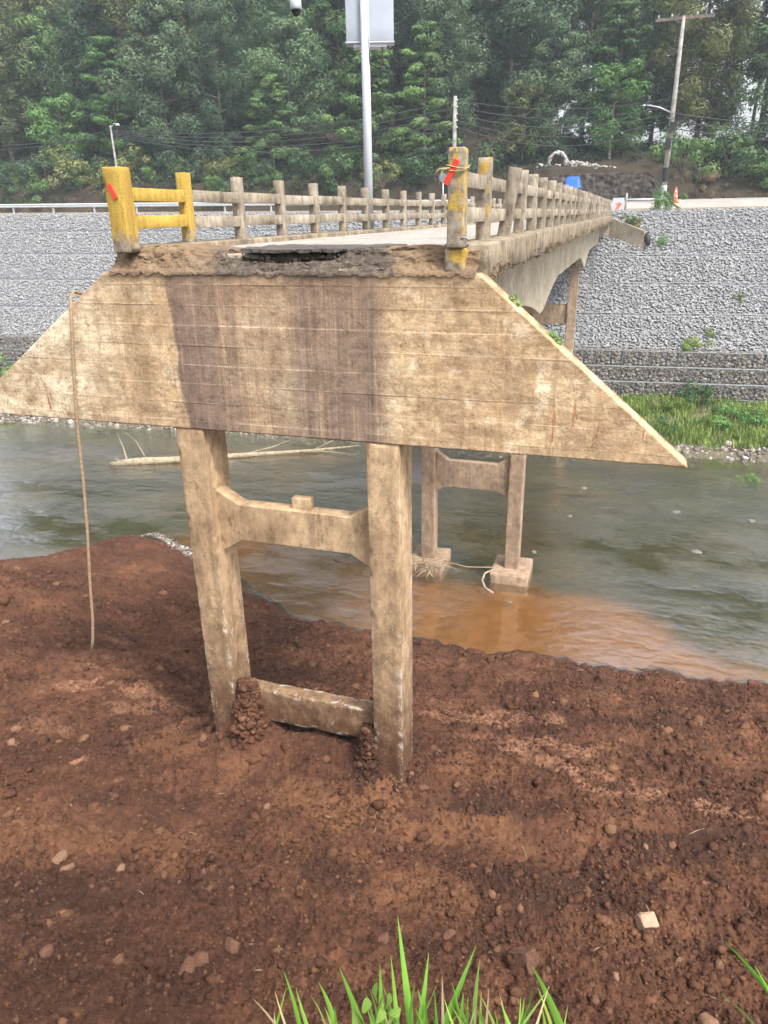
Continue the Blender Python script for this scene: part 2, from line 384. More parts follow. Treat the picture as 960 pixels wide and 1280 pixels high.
    # dark run down the left of the wall and by the right column
    run2 = t.n('ShaderNodeMapRange', {'interpolation_type': 'SMOOTHSTEP'}, Value=t.math('ABSOLUTE', t.math('ADD', t.math('ADD', x, t.math('MULTIPLY', wob, 1.2)), 6.35)), From_Min=0.32, From_Max=0.02).outputs[0]
    col = t.mix(t.math('MULTIPLY', t.math('MULTIPLY', run2, t.ramp(t.noise(t.mapv(co, (8, 1, 0.8)), 1.0, 6, 0.75), [(0.38, 0.1), (0.55, 1.0)])), 0.8), col, (0.22, 0.15, 0.085))
    rust = t.math('MULTIPLY', t.ramp(t.noise(t.mapv(co, (9, 1, 1.5)), 1.0, 3, 0.6), [(0.64, 0.0), (0.70, 1.0)]), t.n('ShaderNodeMapRange', Value=z, From_Min=-1.8, From_Max=-2.2).outputs[0])
    far = t.n('ShaderNodeMapRange', Value=t.math('ABSOLUTE', t.math('ADD', x, 4.1)), From_Min=2.6, From_Max=3.6).outputs[0]
    col = t.mix(t.math('MULTIPLY', t.math('MULTIPLY', rust, far), 0.75), col, (0.20, 0.075, 0.03))
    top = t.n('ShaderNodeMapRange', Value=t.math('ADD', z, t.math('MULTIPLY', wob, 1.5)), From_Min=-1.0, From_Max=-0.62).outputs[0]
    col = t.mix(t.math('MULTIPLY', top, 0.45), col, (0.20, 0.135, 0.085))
    col = t.mix(t.ramp(fine, [(0.28, 0.5), (0.5, 0.0)]), col, (0.22, 0.15, 0.09))
    line = t.math('ABSOLUTE', t.math('SUBTRACT', t.math('FRACT', t.math('DIVIDE', z, 0.262)), 0.5))
    ln = t.math('MULTIPLY', t.ramp(line, [(0.472, 0.0), (0.492, 1.0)]), t.ramp(t.noise(t.mapv(co, (1, 1, 2)), 1.7, 5, 0.7), [(0.46, 0.0), (0.64, 1.0)]))
    col = t.mix(t.math('MULTIPLY', ln, 0.34), col, (0.66, 0.56, 0.42))
    gr1 = t.noise(co, 7.5, 9, 0.82, 0.3); gr2 = t.noise(t.mapv(co, (2.2, 1, 5.5)), 1.0, 8, 0.8)
    col = t.mix(1.0, col, t.ramp(gr1, [(0.33, (0.56, 0.52, 0.48)), (0.47, (0.98, 0.97, 0.96)), (0.66, (1.25, 1.25, 1.23))]), 'MULTIPLY')
    col = t.mix(1.0, col, t.ramp(gr2, [(0.36, (0.72, 0.68, 0.64)), (0.5, (1.0, 1.0, 1.0)), (0.64, (1.20, 1.19, 1.16))]), 'MULTIPLY')
    col = t.n('ShaderNodeHueSaturation', Saturation=1.0, Value=1.30, Color=col).outputs[0]
    h = t.math('ADD', t.math('MULTIPLY', med, 0.5), t.math('ADD', t.math('MULTIPLY', fine, 0.35), t.math('MULTIPLY', gr1, 0.5)))
    M['conc_wall'] = t.pbr(col, 0.9, t.bump(h, 0.6, 0.03), 0, 0.15)
wall_material()

def soil_material(name, attrs=True):
    t = NT(name); co = t.n('ShaderNodeNewGeometry').outputs['Position']
    a = t.noise(co, 0.45, 5, 0.6); b = t.noise(co, 2.4, 6, 0.65); c = t.noise(co, 14, 6, 0.7); d = t.noise(co, 60, 4, 0.7)
    col = t.ramp(a, [(0.34, (0.062, 0.029, 0.019)), (0.5, (0.116, 0.052, 0.030)), (0.64, (0.190, 0.088, 0.048))])
    col = t.mix(t.ramp(b, [(0.40, 0.65), (0.58, 0.0)]), col, (0.056, 0.027, 0.019))
    col = t.mix(t.ramp(c, [(0.52, 0.0), (0.75, 0.6)]), col, (0.26, 0.13, 0.078))
    col = t.mix(t.ramp(d, [(0.35, 0.5), (0.55, 0.0)]), col, (0.058, 0.028, 0.020))
    if attrs:
        dr = t.math('MULTIPLY', t.attr('dry'), t.ramp(c, [(0.36, 0.15), (0.6, 1.0)]))
        col = t.mix(dr, col, t.ramp(b, [(0.35, (0.25, 0.118, 0.065)), (0.65, (0.38, 0.205, 0.13))]))
        col = t.mix(t.attr('dark'), col, (0.036, 0.021, 0.017))
        col = t.mix(t.attr('ochre'), col, t.ramp(c, [(0.35, (0.14, 0.064, 0.032)), (0.65, (0.22, 0.108, 0.056))]))
    else:
        tn = t.attr('tint'); col = t.mix(t.ramp(tn, [(0.80, 0.0), (1.0, 0.75)]), col, (0.25, 0.135, 0.075))
        col = t.mix(t.ramp(tn, [(0.0, 0.6), (0.2, 0.0)]), col, (0.06, 0.032, 0.024))
    h = t.math('ADD', t.math('MULTIPLY', c, 0.7), t.math('MULTIPLY', d, 0.35))
    M[name] = t.pbr(col, 0.95, t.bump(h, 1.0, 0.06), 0, 0.12)
soil_material('soil'); soil_material('clod', False)

def stones_material(name, lo, mid, hi):
    t = NT(name); co = t.coords(); tn = t.attr('tint')
    col = t.ramp(tn, [(0.0, lo), (0.5, mid), (1.0, hi)])
    col = t.mix(t.ramp(t.noise(co, 9, 4), [(0.35, 0.5), (0.6, 0.0)]), col, lo)
    M[name] = t.pbr(col, 0.9, t.bump(t.noise(co, 16, 4), 0.4, 0.03), 0, 0.2)
stones_material('stones_grey', (0.23, 0.233, 0.24), (0.285, 0.287, 0.292), (0.35, 0.35, 0.35))
stones_material('stones_brown', (0.12, 0.105, 0.09), (0.21, 0.185, 0.16), (0.34, 0.31, 0.28))
stones_material('stones_shore', (0.10, 0.085, 0.07), (0.22, 0.19, 0.16), (0.46, 0.42, 0.38))

def leaf_material(name, c1, c2, c3, trans=0.25):
    t = NT(name); tn = t.attr('tint'); oi = t.n('ShaderNodeObjectInfo').outputs['Random']
    col = t.ramp(tn, [(0.0, c1), (0.55, c2), (1.0, c3)])
    col = t.mix(1.0, col, t.ramp(oi, [(0.0, (0.55, 0.62, 0.66)), (0.5, (1.0, 1.0, 1.0)), (1.0, (1.30, 1.30, 1.18))]), 'MULTIPLY')
    d = t.n('ShaderNodeBsdfPrincipled', Base_Color=col, Roughness=0.6); d.inputs['Specular IOR Level'].default_value = 0.25
    tr = t.n('ShaderNodeBsdfTranslucent', Color=col)
    mx = t.n('ShaderNodeMixShader', Fac=trans); t.t.links.new(d.outputs[0], mx.inputs[1]); t.t.links.new(tr.outputs[0], mx.inputs[2])
    t.t.links.new(mx.outputs[0], t.out.inputs[0]); M[name] = t.m
leaf_material('leaf_blue', (0.0505, 0.0934, 0.0482), (0.0864, 0.14, 0.0711), (0.1441, 0.2001, 0.0975))
leaf_material('leaf_mid', (0.0511, 0.1013, 0.0348), (0.0948, 0.1688, 0.0522), (0.175, 0.2565, 0.0813))
leaf_material('leaf_dark', (0.0321, 0.0648, 0.0325), (0.0583, 0.108, 0.0488), (0.0948, 0.1553, 0.0639))
leaf_material('leaf_shaded', (0.018, 0.034, 0.018), (0.032, 0.055, 0.027), (0.055, 0.085, 0.04))  # undergrowth leaves, with the shade between the crowns put into their colour
leaf_material('leaf_bright', (0.066, 0.143, 0.0385), (0.11, 0.22, 0.055), (0.176, 0.297, 0.088))
leaf_material('leaf_olive', (0.0934, 0.1173, 0.0425), (0.1601, 0.1791, 0.0659), (0.2534, 0.247, 0.1062))
leaf_material('leaf_dry', (0.12, 0.085, 0.055), (0.20, 0.145, 0.09), (0.28, 0.21, 0.13))
leaf_material('leaf_grass', (0.07, 0.12, 0.025), (0.15, 0.22, 0.045), (0.30, 0.33, 0.10))
leaf_material('leaf_blade', (0.10, 0.24, 0.03), (0.17, 0.36, 0.05), (0.36, 0.46, 0.12), 0.4)
leaf_material('leaf_straw', (0.36, 0.28, 0.15), (0.45, 0.36, 0.2), (0.5, 0.42, 0.26), 0.3)

def ground_material(name, a, b, c, sc=1.0, bumpd=0.05):
    t = NT(name); co = t.n('ShaderNodeNewGeometry').outputs['Position']
    n1 = t.noise(co, 0.5 * sc, 6, 0.65); n2 = t.noise(co, 3.0 * sc, 6, 0.7); n3 = t.noise(co, 14 * sc, 5, 0.7)
    col = t.ramp(n1, [(0.35, a), (0.6, b)]); col = t.mix(t.ramp(n2, [(0.48, 0.0), (0.66, 0.85)]), col, c)
    col = t.mix(t.ramp(n3, [(0.3, 0.6), (0.55, 0.0)]), col, tuple(k * 0.5 for k in a))
    M[name] = t.pbr(col, 0.95, t.bump(t.math('ADD', n2, t.math('MULTIPLY', n3, 0.5)), 0.7, bumpd), 0, 0.15)
ground_material('hill_ground', (0.040, 0.030, 0.022), (0.062, 0.045, 0.031), (0.036, 0.042, 0.022))  # slope colour darkened so that gaps between the trees look shaded
ground_material('verge_ground', (0.20, 0.15, 0.10), (0.27, 0.20, 0.135), (0.13, 0.125, 0.06))
ground_material('shore_ground', (0.09, 0.08, 0.055), (0.14, 0.115, 0.08), (0.09, 0.11, 0.04))
ground_material('bed_rock', (0.17, 0.17, 0.175), (0.22, 0.22, 0.225), (0.19, 0.19, 0.19))
ground_material('far_road', (0.30, 0.285, 0.265), (0.36, 0.34, 0.32), (0.33, 0.29, 0.24), 0.5, 0.01)
def rubble_material():
    t = NT('rubble'); co = t.n('ShaderNodeNewGeometry').outputs['Position']; x = t.sep(co)[0]
    n1 = t.noise(co, 2.2, 6, 0.7); n2 = t.noise(co, 14, 6, 0.75); n3 = t.noise(co, 55, 4, 0.7)
    col = t.ramp(n1, [(0.35, (0.15, 0.10, 0.062)), (0.6, (0.26, 0.18, 0.11))])
    f = t.n('ShaderNodeMapRange', {'interpolation_type': 'SMOOTHSTEP'}, Value=t.math('ABSOLUTE', t.math('ADD', t.math('ADD', x, 3.95), t.math('MULTIPLY', t.math('SUBTRACT', n1, 0.5), 2.2))), From_Min=1.45, From_Max=1.05).outputs[0]
    col = t.mix(t.math('MULTIPLY', f, 0.9), col, t.ramp(n2, [(0.35, (0.045, 0.038, 0.032)), (0.6, (0.12, 0.10, 0.085))]))   # broken asphalt
    col = t.mix(t.ramp(n2, [(0.54, 0.0), (0.68, 0.6)]), col, (0.30, 0.235, 0.165)); col = t.mix(t.ramp(n3, [(0.32, 0.6), (0.52, 0.0)]), col, (0.05, 0.038, 0.028))
    M['rubble'] = t.pbr(col, 0.95, t.bump(t.math('ADD', n2, t.math('MULTIPLY', n3, 0.4)), 0.9, 0.03), 0, 0.12)
rubble_material()

def bed_material():
    t = NT('river_bed'); co = t.n('ShaderNodeNewGeometry').outputs['Position']
    n1 = t.noise(co, 0.28, 5, 0.6); n2 = t.noise(co, 2.2, 6, 0.7); v = t.n('ShaderNodeTexVoronoi', Vector=co, Scale=3.5).outputs['Distance']
    g = t.ramp(n1, [(0.35, (0.050, 0.052, 0.024)), (0.55, (0.105, 0.092, 0.038)), (0.7, (0.17, 0.12, 0.05))])
    g = t.mix(t.ramp(n2, [(0.45, 0.0), (0.62, 0.6)]), g, (0.030, 0.034, 0.024))
    g = t.mix(t.ramp(v, [(0.15, 0.35), (0.5, 0.0)]), g, (0.15, 0.13, 0.085))
    m = t.ramp(n2, [(0.35, (0.29, 0.13, 0.038)), (0.65, (0.40, 0.195, 0.065))])
    col = t.mix(t.attr('mud'), g, m)
    M['river_bed'] = t.pbr(col, 0.9, t.bump(t.math('ADD', n2, v), 0.6, 0.08), 0, 0.1)
bed_material()

def water_material():
    t = NT('water'); co = t.n('ShaderNodeNewGeometry').outputs['Position']
    a = t.noise(t.mapv(co, (1.0, 1.8, 1)), 1.1, 4, 0.55, 0.5); b = t.noise(t.mapv(co, (1.3, 2.2, 1)), 4.0, 5, 0.6, 0.8); c = t.noise(co, 13, 3, 0.6, 0.5)
    calm = t.ramp(t.noise(t.mapv(co, (1, 1.7, 1)), 0.22, 4, 0.6), [(0.42, 0.15), (0.60, 1.0)])
    h = t.math('ADD', t.math('MULTIPLY', a, 0.5), t.math('ADD', t.math('MULTIPLY', b, 0.34), t.math('MULTIPLY', c, 0.10)))
    nrm = t.n('ShaderNodeBump', Height=t.math('MULTIPLY', h, calm), Strength=1.0, Distance=0.075).outputs[0]
    fr = t.n('ShaderNodeFresnel', IOR=1.333, Normal=nrm).outputs[0]
    tr = t.n('ShaderNodeBsdfTransparent', Color=(0.86, 0.84, 0.74, 1))
    gl = t.n('ShaderNodeBsdfGlossy', Color=(1, 1, 1, 1), Roughness=0.03, Normal=nrm)
    df = t.n('ShaderNodeBsdfDiffuse', Color=(0.11, 0.085, 0.05, 1), Normal=nrm)      # suspended silt
    m0 = t.n('ShaderNodeMixShader', Fac=0.04); t.t.links.new(tr.outputs[0], m0.inputs[1]); t.t.links.new(df.outputs[0], m0.inputs[2])
    mx = t.n('ShaderNodeMixShader', Fac=t.math('MINIMUM', t.math('MULTIPLY_ADD', fr, 1.9, 0.19), 0.95)); t.t.links.new(m0.outputs[0], mx.inputs[1]); t.t.links.new(gl.outputs[0], mx.inputs[2])
    t.t.links.new(mx.outputs[0], t.out.inputs[0]); M['water'] = t.m
water_material()

# ================================================================== SETTING
WZ = -11.35                                   # water level
CS, SN = math.cos(YAW), math.sin(YAW)
def c2w(xc, yc): return xc * CS - yc * SN, xc * SN + yc * CS       # view-aligned plan -> world plan

SHX = [-60, -28, -20.5, -18.2, -16.6, -14.35, -11.3, -9.2, -6.6, -3, 4.4, 14, 40]
SHY = [15, 16.5, 17.7, 19.1, 21.6, 20.4, 18.6, 17.4, 17.2, 17.1, 17.6, 18.2, 19]
def soil_base(x, y):
    x = np.asarray(x, float); y = np.asarray(y, float)
    ys = np.interp(x, SHX, SHY) + 0.25 * noise2(x * 0.9, x * 0.0 + 3.3, 5) + 0.12 * noise2(x * 3.1, x * 0 + 1.3, 6)
    s = 8.5 + (y - 8.5) * np.where(y > 8.5, 8.8 / np.maximum(ys - 8.5, 1), 1.0)
    z = np.interp(s, [-4, 3, 6, 8.5, 11, 14, 16.2, 17.3, 18.0, 20, 30], [-6.2, -7.5, -8.12, -8.42, -9.05, -10.05, -10.75, -11.33, -11.6, -11.95, -12.3])
    z = z + 0.55 * np.exp(-((x + 4.2) / 1.5) ** 2 - ((y - 9.75) / 0.75) ** 2)
    for cx, cy, a in ((-5.75, 8.75, 0.30), (-2.85, 8.75, 0.22)):
        z = z + a * np.exp(-(((x - cx) / 0.55) ** 2 + ((y - cy) / 0.55) ** 2))
    for cx, cy, rx, ry, a in ((-5.28, 8.85, .34, .5, .62), (-3.25, 8.85, .3, .45, .42), (-4.25, 8.74, 1.0, .30, .42), (-15.2, 12.6, 2.6, 1.5, 0.75), (-11.5, 12.5, 2.2, 1.2, -0.35), (-9.5, 6.2, 2.5, 0.8, 0.25), (3.5, 13.5, 4.0, 1.0, 0.3), (-0.6, 8.0, 2.2, 0.5, -0.22), (1.8, 9.4, 2.5, 0.5, 0.18), (-4.4, 5.6, 1.2, 0.5, -0.2)):
        z = z + a * np.exp(-(((x - cx) / rx) ** 2 + ((y - cy) / ry) ** 2))
    return z
def soil_z(x, y, fine=True):
    z = soil_base(x, y)
    under = sstep(-11.25, -10.9, z)                                # calmer at the water's edge
    z = z + 0.16 * fbm(x * 0.45, y * 0.45, 3, 21) * (0.3 + 0.7 * under)
    # ridges left by an excavator bucket, running across the slope
    u = x * 0.93 + y * 0.36; v = -x * 0.36 + y * 0.93
    rg = noise2(u * 0.22, v * 1.5, 31); z = z + 0.09 * rg * (0.2 + 0.8 * sstep(-0.2, 0.5, noise2(x * 0.3, y * 0.3, 33))) * under
    if fine:
        w = 0.62 + 0.48 * sstep(-0.25, 0.35, fbm(x * 0.5 + 4, y * 0.5, 2, 41))
        z = z + (0.10 * fbm(x * 2.2, y * 2.2, 3, 51, 0.6) + 0.085 * w * np.maximum(fbm(x * 4.2 + 0.6 * noise2(x * 3, y * 3, 58), y * 4.2, 3, 61, 0.6), -0.25) + 0.105 * w * np.maximum(fbm(x * 9, y * 9, 3, 71, 0.7), -0.12) + 0.045 * fbm(x * 26, y * 26, 2, 76, 0.7)) * (0.25 + 0.75 * under)
    return z
def hit_soil(px, py):
    d = ray(px, py); t = 5.0
    for _ in range(40):
        p = d * t; t = t + (float(soil_base(p[0], p[1])) - p[2]) / d[2] * 0.7
    return d * t

nr, nc = 500, 680
yc = 2.7 * (24.5 / 2.7) ** (np.linspace(0, 1, nr)); sc_ = np.linspace(-1, 1, nc)
YC = np.repeat(yc[:, None], nc, 1); XC = sc_[None, :] * (3.2 + 0.56 * YC)
X, Y = c2w(XC, YC); Z = soil_z(X, Y)
me = npmesh('near_bank_soil', np.stack([X, Y, Z], -1).reshape(-1, 3), grid_faces(nr, nc)[:, ::-1], True)
def blob(lst, X, Y, seed):
    r = np.zeros_like(X); n = fbm(X * 1.6, Y * 1.6, 4, seed); n2 = fbm(X * 6, Y * 6, 3, seed + 3)
    for (px, py, rx, ry, a) in lst:
        p = hit_soil(px, py); dx = X - p[0]; dy = Y - p[1]
        u = dx * CS + dy * SN; v = -dx * SN + dy * CS
        e = np.exp(-((u / rx) ** 2 + (v / ry) ** 2)); r = np.maximum(r, a * sstep(0.30, 0.62, e + 0.75 * n + 0.45 * n2))
    return r
attr(me, 'dry', blob([(100, 858, .55, .30, 1), (165, 862, .45, .4, .9), (190, 885, .8, .3, .6), (130, 838, .5, .2, .6), (585, 895, 1.3, .5, .75), (680, 935, 1.2, .4, .8), (730, 960, .9, .3, .8), (800, 990, .8, .25, .9), (900, 1012, .7, .2, .9), (640, 900, 1.2, .3, .6),
               (620, 925, .8, .3, .4), (240, 905, .5, .3, .5), (60, 905, .6, .3, .4), (150, 800, .5, .2, .3)], X, Y, 81))
attr(me, 'dark', blob([(420, 1100, .7, .3, .5), (200, 1000, 1.2, .3, .4), (700, 1110, 1.5, .5, .6), (850, 1060, 1.2, .35, .6), (620, 1010, 1.0, .25, .6), (130, 790, 1.0, .35, .5), (840, 900, 1.6, .4, .5), (300, 1210, .9, .4, .35), (560, 1180, .8, .3, .5), (60, 1120, .8, .4, .4)], X, Y, 91))
attr(me, 'ochre', blob([(450, 1020, .9, .5, .8), (560, 1040, .9, .4, .7), (390, 990, .6, .4, .6), (520, 1110, .9, .4, .6), (600, 960, .9, .4, .5), (400, 820, 1.2, .6, .5), (60, 1050, 1.2, .5, .5), (210, 1060, .8, .4, .5), (230, 930, .8, .4, .5)], X, Y, 101))
tag(put('near_bank_soil', me, M['soil']), 'raw red brown excavated soil slope around the bridge columns', None, None, 'structure')

# loose clods and crumbs lying on it
def strew(name, n, smin, smax, par, seed, base, label, bias, sink):
    g = np.random.default_rng(seed)
    yy = 3.3 * (19.5 / 3.3) ** g.random(n); xx = g.uniform(-1, 1, n) * (2.3 + 0.52 * yy)
    cx, cy = c2w(xx, yy); dens = fbm(cx * 0.7, cy * 0.7, 3, 111) + 0.6 * fbm(cx * 2.2, cy * 2.2, 2, 113)
    keep = (g.random(n) < bias + 1.3 * np.clip(dens, -.3, 1)) & (soil_base(cx, cy) > -11.25)
    cx, cy = cx[keep], cy[keep]; S = np.clip(smin * (1 + g.pareto(par, len(cx))), smin, smax) * (0.55 + 0.05 * yy[keep])
    P = np.stack([cx, cy, soil_z(cx, cy) + S * sink], -1)
    tag(put(name, scatter_rocks(name, P, S, seed, (0.5, 0.95), base), M['clod']), label, None, None, 'stuff')
strew('soil_crumbs', 115000, 0.010, 0.035, 2.2, 3, _OCT, 'fine crumbs of earth strewn over the red soil', 0.72, 0.2)
strew('soil_clods', 16000, 0.022, 0.10, 2.0, 4, None, 'small loose clods strewn over the red soil', 0.40, 0.05)

# grassy ledge the photographer stands on (below the picture) and its drop to the soil
nx_, ny_ = 60, 34
gx = np.linspace(-4.6, 4.6, nx_); gy = np.concatenate([np.linspace(-3, 1.02, 18), np.linspace(1.08, 2.9, 16)])
GX, GY = np.meshgrid(gx, gy, indexing='ij'); WX, WY = c2w(GX, GY)
GZ = np.where(GY < 1.05, -1.9, -1.9 - (GY - 1.05) / 1.85 * 6.4) + 0.05 * fbm(WX * 2, WY * 2, 3, 121) - 0.05
GZ = np.minimum(GZ, -1.95 - 2.8 * np.maximum(np.abs(GX) - 2.0, 0))
tag(put('near_ledge', npmesh('near_ledge', np.stack([WX, WY, GZ], -1).reshape(-1, 3), grid_faces(nx_, ny_), True), M['soil']), None, None, None, 'structure')

# river bed and water
nx_, ny_ = 200, 90
gx = np.linspace(-75, 40, nx_); gy = np.linspace(12, 40, ny_)
GX, GY = np.meshgrid(gx, gy, indexing='ij')
ysn = np.interp(GX, SHX, SHY)
GZ = WZ - 0.10 - 0.30 * sstep(0, 7, GY - ysn) + 0.10 * fbm(GX * 0.5, GY * 0.5, 4, 131) + 0.05 * fbm(GX * 2, GY * 2, 3, 132)
GZ = np.minimum(GZ, WZ - 0.05)
me = npmesh('river_bed', np.stack([GX, GY, GZ], -1).reshape(-1, 3), grid_faces(nx_, ny_), True)
mudf = (1 - sstep(2.9, 4.3, GY - 17.4 - 1.6 * (1 - sstep(-8, -5, GX)) + 1.0 * fbm(GX * 0.35, GY * 0.35, 3, 141) - 0.9 * sstep(-6, -2, GX) + 3.2 * sstep(-0.5, 4, GX))) * sstep(-15.0, -13.0, GX) + 0.8 * np.exp(-((GX + 14.6) / 1.4) ** 2 - ((GY - 21.3) / 1.2) ** 2) + 0.5 * np.exp(-((GX + 19) / 6) ** 2 - ((GY - 33.2) / 1.0) ** 2)  # mud colour fades out on the right in place of the sky sheen
attr(me, 'mud', np.clip(mudf, 0, 1).ravel())
tag(put('river_bed', me, M['river_bed']), None, None, None, 'structure')
me = npmesh('river', np.array([(-90, 10, WZ), (60, 10, WZ), (60, 42, WZ), (-90, 42, WZ)]), np.array([[0, 1, 2, 3]]))
tag(put('river', me, M['water']), 'shallow rippled river, muddy brown by the near bank', None, None, 'structure')

# ---------------------------------------------------------------- far bank
def skew(x): return 0.075 * (x + 2.4)                  # the bank is not quite square to the bridge
def top_z(x): return -0.02 - 0.0125 * np.minimum(x, 0)
def hill_z(x, yb):
    x = np.asarray(x, float); s = np.maximum(yb - 67, 0)
    left = 0.25 + 0.50 * s + 1.4 * sstep(0, 1.6, s)
    mid = 2.9 + 0.30 * s
    right = 0.9 + 0.62 * s
    wl = 1 - sstep(-13, -8, x); wr = sstep(1.5, 5, x); wm = 1 - wl - wr
    z = left * wl + mid * wm + right * wr
    cap = 5.6 + 24 * (1 - sstep(-40, -2, x)); z = np.where(z > cap - 2, cap - 2 + 2 * np.tanh((z - cap + 2) / 2), z)
    return z - 0.0125 * np.minimum(x, 0)
XS = np.concatenate([np.linspace(-140, -66, 12)[:-1], np.linspace(-66, 24, 150), np.linspace(24, 90, 10)[1:]])
def strip(name, ybs, zf, mat, kind='structure', amp=0.0, smooth=True, label=None, seed=0):
    ybs = np.asarray(ybs, float); A, Bb = np.meshgrid(XS, ybs, indexing='ij')
    Zs = zf(A, Bb)
    if amp:
        ed = np.ones_like(ybs); ed[0] = ed[-1] = 0.0
        Zs = Zs + amp * fbm(A * 0.8, Bb * 0.8, 4, seed) * ed[None, :]
    me = npmesh(name, np.stack([A, Bb + skew(A), Zs], -1).reshape(-1, 3), grid_faces(len(XS), len(ybs)), smooth)
    return tag(put(name, me, mat), label, None, None, kind)
strip('far_shore', np.linspace(34.0, 43.7, 30), lambda x, y: np.interp(y, [34, 36.3, 37.2, 43.7], [-12.0, -11.45, -11.15, -9.9]) + 0 * x, M['shore_ground'], amp=0.25, seed=151, label='grassy foot of the far bank')
strip('far_verge', np.linspace(57.4, 60.0, 8), lambda x, y: top_z(x) + np.interp(y, [57.4, 60], [0, 0.12]), M['verge_ground'], amp=0.10, seed=152)
def road_rise(x): return 0.02 + 0.63 * sstep(-9, -3, x)
strip('far_road', np.linspace(60.0, 67.0, 5), lambda x, y: top_z(x) + 0.12 + road_rise(x) * np.interp(y, [60, 67], [0, 1]), M['far_road'], label='pale road along the top of the far bank')
HB = 67.0
strip('hillside', np.concatenate([np.linspace(67.0, 90, 40), np.linspace(91, 220, 26)]), lambda x, y: np.where(y <= 67.001, top_z(x) + 0.12 + road_rise(x), hill_z(x, y)), M['hill_ground'], amp=0.35, seed=153, label='dark wooded slope rising behind the road')
# ---------------------------------------------------------------- stone revetment on the far bank
rev = empty('stone_revetment', (-25, 44.3, -7.4)); tag(rev, 'long grey stone mattress slope on the far bank above the gabion wall', 'revetment')
def loc_child(o, parent): o.parent = parent; o.matrix_parent_inverse = Matrix.Translation(-parent.location); return o
def rev_z(x, yb): return np.interp(yb, [43.72, 44.5, 57.4], [-7.40, -7.38, 0.0]) + (top_z(x) - 0.0) * sstep(44.5, 57.4, yb)
RYB = np.concatenate([[43.72, 44.0, 44.5], np.linspace(45, 57.4, 20)])
A, Bb = np.meshgrid(XS, RYB, indexing='ij'); Zs = rev_z(A, Bb) - 0.06 * (Bb > 43.8) * (Bb < 57.3)
o = put('bedding', npmesh('bedding', np.stack([A, Bb + skew(A), Zs], -1).reshape(-1, 3), grid_faces(len(XS), len(RYB)), True), M['bed_rock']); loc_child(o, rev)
n = 72000
sx = rng.uniform(-60, 12, n); sy = rng.uniform(44.35, 57.5, n)
joints = (47.2, 49.9, 52.6, 55.2)
S = rng.uniform(0.065, 0.125, n); dz = np.zeros(n)
for j in joints: dz -= 0.12 * np.exp(-((sy - j) / 0.09) ** 2)
vj = np.abs(((sx + 100) % 5.0) - 2.5); dz -= 0.05 * np.exp(-((vj) / 0.10) ** 2)
P = np.stack([sx, sy + skew(sx), rev_z(sx, sy) + dz + rng.uniform(-0.02, 0.04, n)], -1)
o = tag(put('stones', scatter_rocks('stones', P, S, 5, (0.4, 0.7), _OCT), M['stones_grey']), None, None, None, 'stuff'); loc_child(o, rev)
for j in joints:
    m = MB(); m.tube([(x, j + skew(x), float(rev_z(x, j)) + 0.06) for x in np.linspace(-62, 14, 40)], 0.022, 5)
    loc_child(m.build('mesh_seam', M['wire']), rev)
for k in range(-12, 3):
    x = k * 5.0 + 2.5
    m = MB(); m.tube([(x, y + skew(x), float(rev_z(x, y)) + 0.09) for y in np.linspace(44.4, 57.4, 12)], 0.014, 4)
    loc_child(m.build('mesh_seam', M['wire']), rev)

# ---------------------------------------------------------------- gabion wall under it
gab = empty('gabion_wall', (-20, 43.5, -9.9)); tag(gab, 'vertical wall of brown stone filled wire baskets at the foot of the revetment', 'gabion wall')
BW, BH, BD = 1.5, 0.84, 0.9
gmesh = []; wmesh = None
for k in range(4):
    g = np.random.default_rng(200 + k); P = []; S = []
    for (nn, face) in ((120, 'f'), (30, 't')):
        for _ in range(nn):
            if face == 'f': P.append((g.uniform(0.05, BW - 0.05), g.uniform(0.02, 0.12), g.uniform(0.05, BH - 0.05)))
            else: P.append((g.uniform(0.05, BW - 0.05), g.uniform(0.1, BD), BH - 0.06))
            S.append(g.uniform(0.07, 0.14))
    gmesh.append(scatter_rocks('basket', np.array(P), np.array(S), 300 + k, (0.6, 0.9)))
m = MB(); e = 0.010
for a, b in (((0, -0.05, 0), (BW, -0.05, 0)), ((0, -0.05, BH), (BW, -0.05, BH)), ((0, -0.05, 0), (0, -0.05, BH)), ((BW, -0.05, 0), (BW, -0.05, BH)), ((0, -0.05, BH), (0, BD, BH + 0.02))):
    m.tube([a, b], 0.028, 4)
for i in range(1, 8): m.tube([(i * BW / 8, -0.06, 0), (i * BW / 8, -0.06, BH)], 0.005, 3, False)
for i in range(1, 5): m.tube([(0, -0.06, i * BH / 5), (BW, -0.06, i * BH / 5)], 0.005, 3, False)
m.box(0.04, BW - 0.04, 0.16, BD, 0.03, BH - 0.12)
wmesh = m.mesh('basket_frame')
for tier in range(3):
    for i in range(-31, 9):
        x = i * BW + (0.35 if tier % 2 else 0.0)
        o = put('basket', gmesh[rnd.randrange(4)], M['stones_brown'], gab)
        o.location = Vector((x, 43.62 + skew(x) - 0.16 * (2 - tier) - 0.1, -9.96 + tier * (BH + 0.012))) - gab.location
        o.rotation_euler = (0, 0, math.atan(0.075))
        put('basket_frame', wmesh, M['wire'], o)

# ================================================================== BRIDGE
YF = 8.5; YE = 57.0
DECK = -0.42
br = empty('bridge', (-4.1, YF, -11.3)); tag(br, 'old narrow concrete bridge on tall columns, cut off at its near end', 'bridge')
BI = Matrix.Translation(-br.location)
def bp(o):
    o.parent = br; o.matrix_parent_inverse = BI; return o
def bpart(name, me, mat): return bp(put(name, me, mat))

